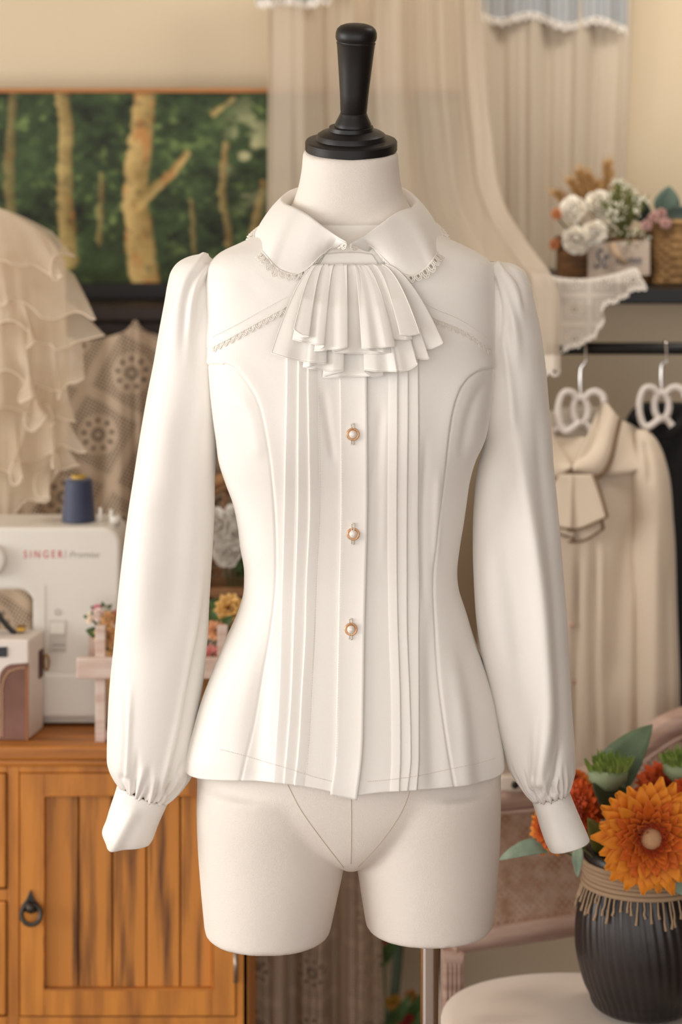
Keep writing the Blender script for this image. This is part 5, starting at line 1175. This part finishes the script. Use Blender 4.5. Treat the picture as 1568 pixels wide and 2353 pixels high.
# ---- cane back chair
m_cw = simple('weathered_pink_wood', '#c5a99a', .65, var='#ab8c7c', vscale=10, vstretch=(1, 1, 8), contrast=(.35, .65)); m_cwl = m_cw
m_seat = simple('cream_upholstery', '#d9cabb', .85, bump=.3, bscale=300, sheen=.2)
ch = thing('cane_chair', 'weathered cane back chair with cream round seat carrying the black vase', 'chair', (Xat(1330, 3.7), 3.7, 0))
bA = Vector((Xat(1040, 3.76), 3.76, 0)); bB = Vector((Xat(1640, 3.93), 3.93, 0)); bd_ = (bB-bA).normalized(); bn = Vector((-bd_.y, bd_.x, 0))
def cp(px, py, off=0):         # point on the plane of the chair's back
    k = Vector(((px-CX)/F, 1, 0)); a = (bA.x*bd_.y-bA.y*bd_.x)/(k.x*bd_.y-k.y*bd_.x); D = a
    return W(px, py, D)+bn*off
def cbar(pts, w, dep, name, mat=None, parent=ch, off=0):
    """flat bar along points on the back's plane; w in px"""
    c = catmull(pts, 40); b = MB(); G = []
    for i in range(40):
        t_ = c[min(i+1, 39)]-c[max(i-1, 0)]; nn = np.array([-t_[1], t_[0]])/np.linalg.norm(t_)
        p1, p2 = c[i]+nn*w/2, c[i]-nn*w/2
        pm = c[i]
        G.append([cp(*p1, off), cp(*(p1*.75+p2*.25), off-dep*.18), cp(*pm, off-dep*.25), cp(*(p1*.25+p2*.75), off-dep*.18), cp(*p2, off), cp(*p2, off+dep), cp(*p1, off+dep)])
    b.grid(np.array(G), closed=True, cap=True)
    return build(b, name, mat or m_cw, parent, auto=.6)
CTOP = [(1100, 1842), (1180, 1838), (1270, 1826), (1350, 1800), (1420, 1766), (1490, 1712), (1560, 1668), (1640, 1640)]
cbar(CTOP, 44, .03, 'crest_rail'); cbar([(1044, 2170), (1180, 2150), (1340, 2126), (1640, 2086)], 46, .03, 'lower_rail')
cbar([(1040, 1848), (1100, 1842)], 44, .03, 'crest_rail'); cbar([(1058, 1860), (1056, 2000), (1054, 2150)], 34, .03, 'back_stile'); cbar([(1660, 1640), (1660, 1900), (1656, 2110)], 34, .03, 'back_stile')
cbar([(1100, 1868), (1180, 1864), (1270, 1852), (1350, 1826), (1420, 1792), (1490, 1738), (1560, 1694), (1640, 1666)], 8, .014, 'inner_bead', off=-.004)
# cane panel: flat web with a real lattice of holes
m_cane, nt, b_ = nodemat('cane_web'); b_.inputs['Roughness'].default_value = .7
tc_ = N(nt, 'ShaderNodeUVMap'); sp_ = N(nt, 'ShaderNodeSeparateXYZ'); L(nt, tc_.outputs[0], sp_.inputs[0])
vx = math_(nt, 'MULTIPLY', sp_.outputs[0], 2*math.pi/.0125); vy = math_(nt, 'MULTIPLY', sp_.outputs[1], 2*math.pi/.0125)
hl = math_(nt, 'GREATER_THAN', math_(nt, 'MULTIPLY', math_(nt, 'SINE', vx), math_(nt, 'SINE', vy)), .25)
no_ = N(nt, 'ShaderNodeTexNoise', Scale=14); cr_ = N(nt, 'ShaderNodeValToRGB'); cr_.color_ramp.elements[0].color = lin('#ad8266'); cr_.color_ramp.elements[1].color = lin('#cfae9b'); cr_.color_ramp.elements[0].position = .35; cr_.color_ramp.elements[1].position = .65
L(nt, no_.outputs[0], cr_.inputs[0]); L(nt, cr_.outputs[0], b_.inputs['Base Color'])
see_through(m_cane, math_(nt, 'SUBTRACT', 1, math_(nt, 'MULTIPLY', hl, .75)))
ct_ = catmull(CTOP, 60); xs_ = np.linspace(1050, 1650, 60); G = np.zeros((24, 60, 3)); U = np.zeros((24, 60, 2))
ty = np.interp(xs_, ct_[:, 0], ct_[:, 1]); by_ = np.interp(xs_, [1044, 1180, 1340, 1640], [2170, 2150, 2126, 2086])
for i, v in enumerate(np.linspace(0, 1, 24)):
    for j in range(60): p = cp(xs_[j], ty[j]+(by_[j]-ty[j])*v, .012); G[i, j] = p; U[i, j] = ((p-bA).dot(bd_), p.z)
o = build(MB().grid(G), 'cane_panel', m_cane, ch); add_uv(o, U)
# seat, rear post, legs
SZ = .428
scx, scy = Xat(1345, 3.5), 3.475
def ring_seat(z, rx, ry): return [(scx+rx*math.copysign(abs(math.cos(a))**.8, math.cos(a)), scy+ry*math.copysign(abs(math.sin(a))**.8, math.sin(a)), z) for a in np.linspace(0, 2*math.pi, 80)[:-1]]
G = [ring_seat(SZ-.075, .205, .215), ring_seat(SZ-.07, .213, .223), ring_seat(SZ-.03, .216, .226), ring_seat(SZ-.010, .209, .219), ring_seat(SZ-.002, .19, .20), ring_seat(SZ+.003, .14, .15), ring_seat(SZ+.004, .06, .06)]
build(MB().grid(np.array(G)[::-1], closed=True, cap=True), 'seat', m_seat, ch)
G = [ring_seat(SZ-.12, .205, .215), ring_seat(SZ-.12, .212, .222), ring_seat(SZ-.075, .212, .222), ring_seat(SZ-.075, .19, .20)]
build(MB().grid(np.array(G)[::-1], closed=True, cap=True), 'seat_rail', m_cw, ch)
pL = cp(1041, 2190); b = MB(); kk = pL.y/F
b.box(pL.x-25*kk, pL.x+25*kk, pL.y, pL.y+.03, .0, Zat(2186, pL.y)); b.box(pL.x-27*kk, pL.x+27*kk, pL.y-.004, pL.y+.034, Zat(2204, pL.y), Zat(2190, pL.y))
for q in (-15, -5, 5, 15): b.box(pL.x+(q-2.5)*kk, pL.x+(q+2.5)*kk, pL.y-.004, pL.y, .1, Zat(2212, pL.y))
build(b, 'leg', m_cw, ch, smooth=False, bevel=.002)
for x, y in ((scx+.2, scy+.22), (scx-.10, scy-.12), (scx+.16, scy-.17)):
    build(MB().lathe([(.012, 0), (.016, .05), (.022, .28), (.024, SZ-.12)], Matrix.Translation((x, y, 0)), 20), 'leg', m_cw, ch)
# cloth pouch resting on the crest rail's left end
pt = thing('folded_cloth', 'small folded pale cloth with a dark button on the chair back behind the cuff', 'cloth', cp(1178, 1818))
pc_ = cp(1172, 1803, .012); P_ = []
for i, z in enumerate(np.linspace(-.0105, .0105, 9)):
    sx = .034*(1-(abs(z)/.0115)**3)**.5+.004
    P_.append([(pc_.x+sx*math.copysign(abs(math.cos(a))**.7, math.cos(a)), pc_.y+.016*math.sin(a), pc_.z+z+.003*math.sin(3*a)) for a in np.linspace(0, 2*math.pi, 40)[:-1]])
build(MB().grid(np.array(P_)[::-1], closed=True, cap=True), 'fabric', simple('pale_cotton', '#d6c9ba', .85), pt)
build(MB().ball(pc_+Vector((.012, -.018, .001)), .006, 12, (1, .6, 1)), 'button', m_black, pt)
# ---- black ribbed vase on the seat
VD = 3.50; vx, vy = Xat(1478, VD), VD; vz = SZ+.0045
vs = thing('vase', 'black ribbed ceramic vase with twine fringed neck standing on the chair seat', 'vase', (vx, vy, vz))
kv = VD/F
m_vase = simple('black_ceramic', '#1b1817', .38, spec=.5, var='#2c2523', vscale=8)
pr = np.array([(.050, 0), (.060, .003), (.080, .030), (.0935, .070), (.0985, .105), (.0965, .140), (.0905, .168), (.0835, .186), (.078, .200)])
zs = np.linspace(0, .200, 110); rs = interp([(b_, a_) for a_, b_ in pr], zs); n = 240; P_ = []
for z, r in zip(zs, rs):
    ring = []
    for k in range(n):
        a = 2*math.pi*k/n; rb = .0011*(1-abs(math.sin((a*44+z*60)/2)))**.8*min(1, z*40)*min(1, (.2-z)*40); ring.append((vx+(r-rb*1.6)*math.cos(a), vy+(r-rb*1.6)*math.sin(a), vz+z))
    P_.append(ring)
b = MB().grid(np.array(P_)[::-1], closed=True); b.add(P_[0], [tuple(range(n-1, -1, -1))]); vb = build(b, 'vase_body', m_vase, vs)
M_ = Matrix.Translation((vx, vy, vz))
build(MB().lathe([(.0775, .196), (.082, .206), (.084, .222), (.083, .232), (.079, .236), (.074, .233), (.072, .20), (.05, .19), (1e-4, .188)], M_, 80, cap=False), 'vase_lip', m_vase, vs)
m_tw = simple('jute_twine', '#a78c6f', .9, bump=.5, bscale=400)
b = MB()
for i in range(6):
    z = .188+i*.0065; r = float(np.interp(z, [.186, .2, .206, .222, .232], [.0850, .0808, .084, .0862, .0852])); b.tube([(vx+(r+.002)*math.cos(a), vy+(r+.002)*math.sin(a), vz+z) for a in np.linspace(0, 2*math.pi, 90)[:-1]], .0036, 8, closed=True)
tw = build(b, 'twine_wrap', m_tw, vs)
b = MB(); R_ = random.Random(3)
for k in range(64):
    a = 2*math.pi*k/64+R_.uniform(-.03, .03); ln = R_.uniform(.020, .048); pts = []
    for s in np.linspace(0, 1, 6):
        z = .194-ln*s; r = float(np.interp(z, zs, rs))+.0022; aa = a+s*R_.uniform(-.015, .02); pts.append((vx+r*math.cos(aa), vy+r*math.sin(aa), vz+z))
    b.tube(pts, [.0014, .0014, .0014, .0014, .0017, .0024], 6)
build(b, 'twine_fringe', m_tw, tw)
# ---- flowers in the vase
vp = Vector((vx, vy, vz+.10)); OR, RD_, YE, DR = rgb('#d9691c'), rgb('#b8430e'), rgb('#f0962a'), rgb('#8c2c08')
def mum(label, px, py, D, rpx, d, seed, red=0, center=True, group='orange chrysanthemums in the black vase'):
    c = W(px, py, D); r = rpx/F*D; t = thing('chrysanthemum', label, 'flower', c, group)
    o1, y1 = (RD_, rgb('#d9581a')) if red else (OR, YE)
    dp = DR if not red else rgb('#8f2408')
    lay = [(22, 1.0, .30, 1.62, o1, y1), (22, .95, .29, 1.45, o1, y1), (21, .84, .27, 1.28, RD_, y1), (20, .72, .25, 1.10, RD_, o1), (19, .60, .22, .95, dp, OR if not red else o1), (18, .49, .19, .78, dp, OR if not red else RD_), (16, .40, .16, .60, dp, RD_), (14, .33, .13, .45, dp, RD_)]
    daisy(t, c, r, d, lay, seed=seed)
    dd = Vector(d).normalized()
    if center:
        cm = MB().ball(c+dd*r*.16, r*.21, 20, (1, 1, 1)); build(cm, 'flower_center', simple('buff_center', '#c79a72', .9, bump=.8, bscale=700), t)
    build(MB().ball(c-dd*r*.12, r*.2, 12), 'calyx', m_leaf, t)
    stem(t, [c-dd*r*.2, c-dd*r*.7+Vector((0, 0, -r*.4)), vp+Vector((0, 0, .09)), vp])
mum('large orange chrysanthemum facing out in front of the black vase', 1496, 1924, 3.40, 118, (-.05, -1, .12), 1)
mum('red orange chrysanthemum half hidden behind the right cuff edge', 1318, 1868, 3.56, 74, (-.5, -.8, .5), 2, red=1, center=False)
mum('orange chrysanthemum leaning out to the left of the right cuff', 1262, 1906, 3.50, 54, (-.9, -.7, .1), 3, red=0, center=False)
mum('dark red orange chrysanthemum behind the large front one', 1528, 1812, 3.58, 62, (.1, -.7, .7), 4, red=1, center=False)
mum('dark red orange chrysanthemum at the frame edge under the green bud', 1610, 1830, 3.52, 66, (.4, -.9, .2), 5, red=1, center=False)
mum('orange red chrysanthemum bud rising above the right cuff', 1322, 1794, 3.60, 34, (.2, -.5, .8), 6, red=0, center=False)
m_bud = simple('bud_green', '#a5b864', .6, var='#7d9647', vscale=60)
def bud(label, px, py, D, rpx, seed):
    c = W(px, py, D); r = rpx/F*D; t = thing('green_bud', label, 'bud', c, 'green thistle buds in the vase'); R_ = random.Random(seed)
    b = MB()
    for k in range(120):
        rr = r*math.sqrt(R_.random())*.92; a = R_.uniform(0, 6.28); p0 = c+Vector((rr*math.cos(a)*.75, rr*math.sin(a)*.6, -r*.35)); out = Vector((rr/r*math.cos(a)*.45, rr/r*math.sin(a)*.45, 1))
        petal(b, p0, out, (math.cos(a)*.3, -1, 0), r*R_.uniform(.75, 1.1), r*.15, nl=4, nw=3, tipw=.1)
    build(b, 'spines', m_bud, t, smooth=False)
    build(MB().lathe([(1e-4, -r*.95), (r*.45, -r*.85), (r*.82, -r*.45), (r*.86, -r*.1), (r*.6, 0)], Matrix.Translation(c), 24, cap=False), 'calyx', simple('calyx_green', '#8c9a76', .65), t)
    stem(t, [c-Vector((0, 0, r*.9)), c-Vector((-.005, 0, r*2)), vp+Vector((0, 0, .08)), vp], .003)
bud('green spiky bud rising left in the vase beside the big leaf', 1398, 1766, 3.54, 54, 1); bud('green spiky bud at the frame edge above the orange flowers', 1566, 1752, 3.54, 50, 2)
def vleaf(label, a, b2, w, D, D2, mat, nrm=(0, -1, .2), bend=.1):
    t = thing('vase_leaf', label, 'leaf', W(*a, D)); lm = MB(); leaf(lm, W(*a, D), W(*b2, D2), w/F*D, nrm, bend, 14); build(lm, 'blade', mat, t, solid=.0008); stem(t, [W(*a, D), W(*a, D)*.6+vp*.4+Vector((0, 0, .02)), vp], .0016)
m_bigl = simple('grey_green_leaf', '#5f7052', .55, var='#45573b', vscale=20)
vleaf('large pointed grey green leaf rising behind the left bud', (1372, 1850), (1500, 1664), 96, 3.60, 3.58, m_bigl, (-.5, -1, .3))
vleaf('dark green leaf below the left bud behind the front flower', (1440, 1890), (1362, 1800), 84, 3.57, 3.52, simple('deep_leaf', '#3f4a2c', .6), (.1, -1, .5))
vleaf('pale sage leaf reaching left behind the right cuff', (1290, 1950), (1146, 1976), 44, 3.50, 3.50, m_leafs, (0, -.7, 1), .14)
vleaf('pale sage leaf drooping over the vase neck under the cuff', (1330, 1940), (1328, 2016), 24, 3.46, 3.42, m_leafs, (-.2, -1, .2))
vleaf('olive green leaf between the cuff and the large flower', (1395, 1960), (1352, 1880), 50, 3.50, 3.47, simple('olive_leaf', '#6a6a2c', .6), (0, -1, .3))
vleaf('grey leaf under the large flower at the frame edge', (1540, 2000), (1580, 2060), 50, 3.44, 3.40, m_leafs, (0, -1, .2))
# ---- artificial flowers standing on the floor in the shade
for i, (x, y, r, c0, c1, lb) in enumerate(((938, 2345, 24, '#7a1414', '#a83028', 'dark red artificial flower low beside the steel pole'), (906, 2305, 20, '#8a5a18', '#b98a30', 'ochre artificial flower in the shade beside the lace'), (880, 2164, 9, '#8a1a1a', '#b03028', 'small red artificial bloom just under the right thigh'), (945, 2290, 16, '#8a4a14', '#b0742a', 'amber artificial flower in the shade by the pole'))):
    t = thing('artificial_flower', lb, 'flower', W(x, y, 4.3), 'flowers in the shade behind the pole'); c = W(x, y, 4.3)
    daisy(t, c, r/F*4.3, (0, -1, .4), [(9, 1, .5, 1.3, rgb(c0), rgb(c1)), (7, .7, .45, .8, rgb(c0), rgb(c1))], seed=i)
    stem(t, [c+Vector((0, .01, 0)), Vector((c.x+.005, 4.31, c.z*.5)), Vector((c.x, 4.32, 0))])
    lm = MB(); leaf(lm, c+Vector((-.01, .01, -.05)), c+Vector((.03, -.01, .02)), .022); build(lm, 'leaves', m_leaf, t)
rb = MB(); c = catmull([W(908, 2150, 4.31), W(900, 2250, 4.31), W(886, 2360, 4.31)], 20); rb.grid(np.stack([c, c+np.array([.018, .004, .004])], 1)); o = build(rb, 'ribbon', simple('green_ribbon', '#5d6d58', .8), solid=.001); tag(o, 'dull green ribbon hanging beside the brown lace', 'ribbon')
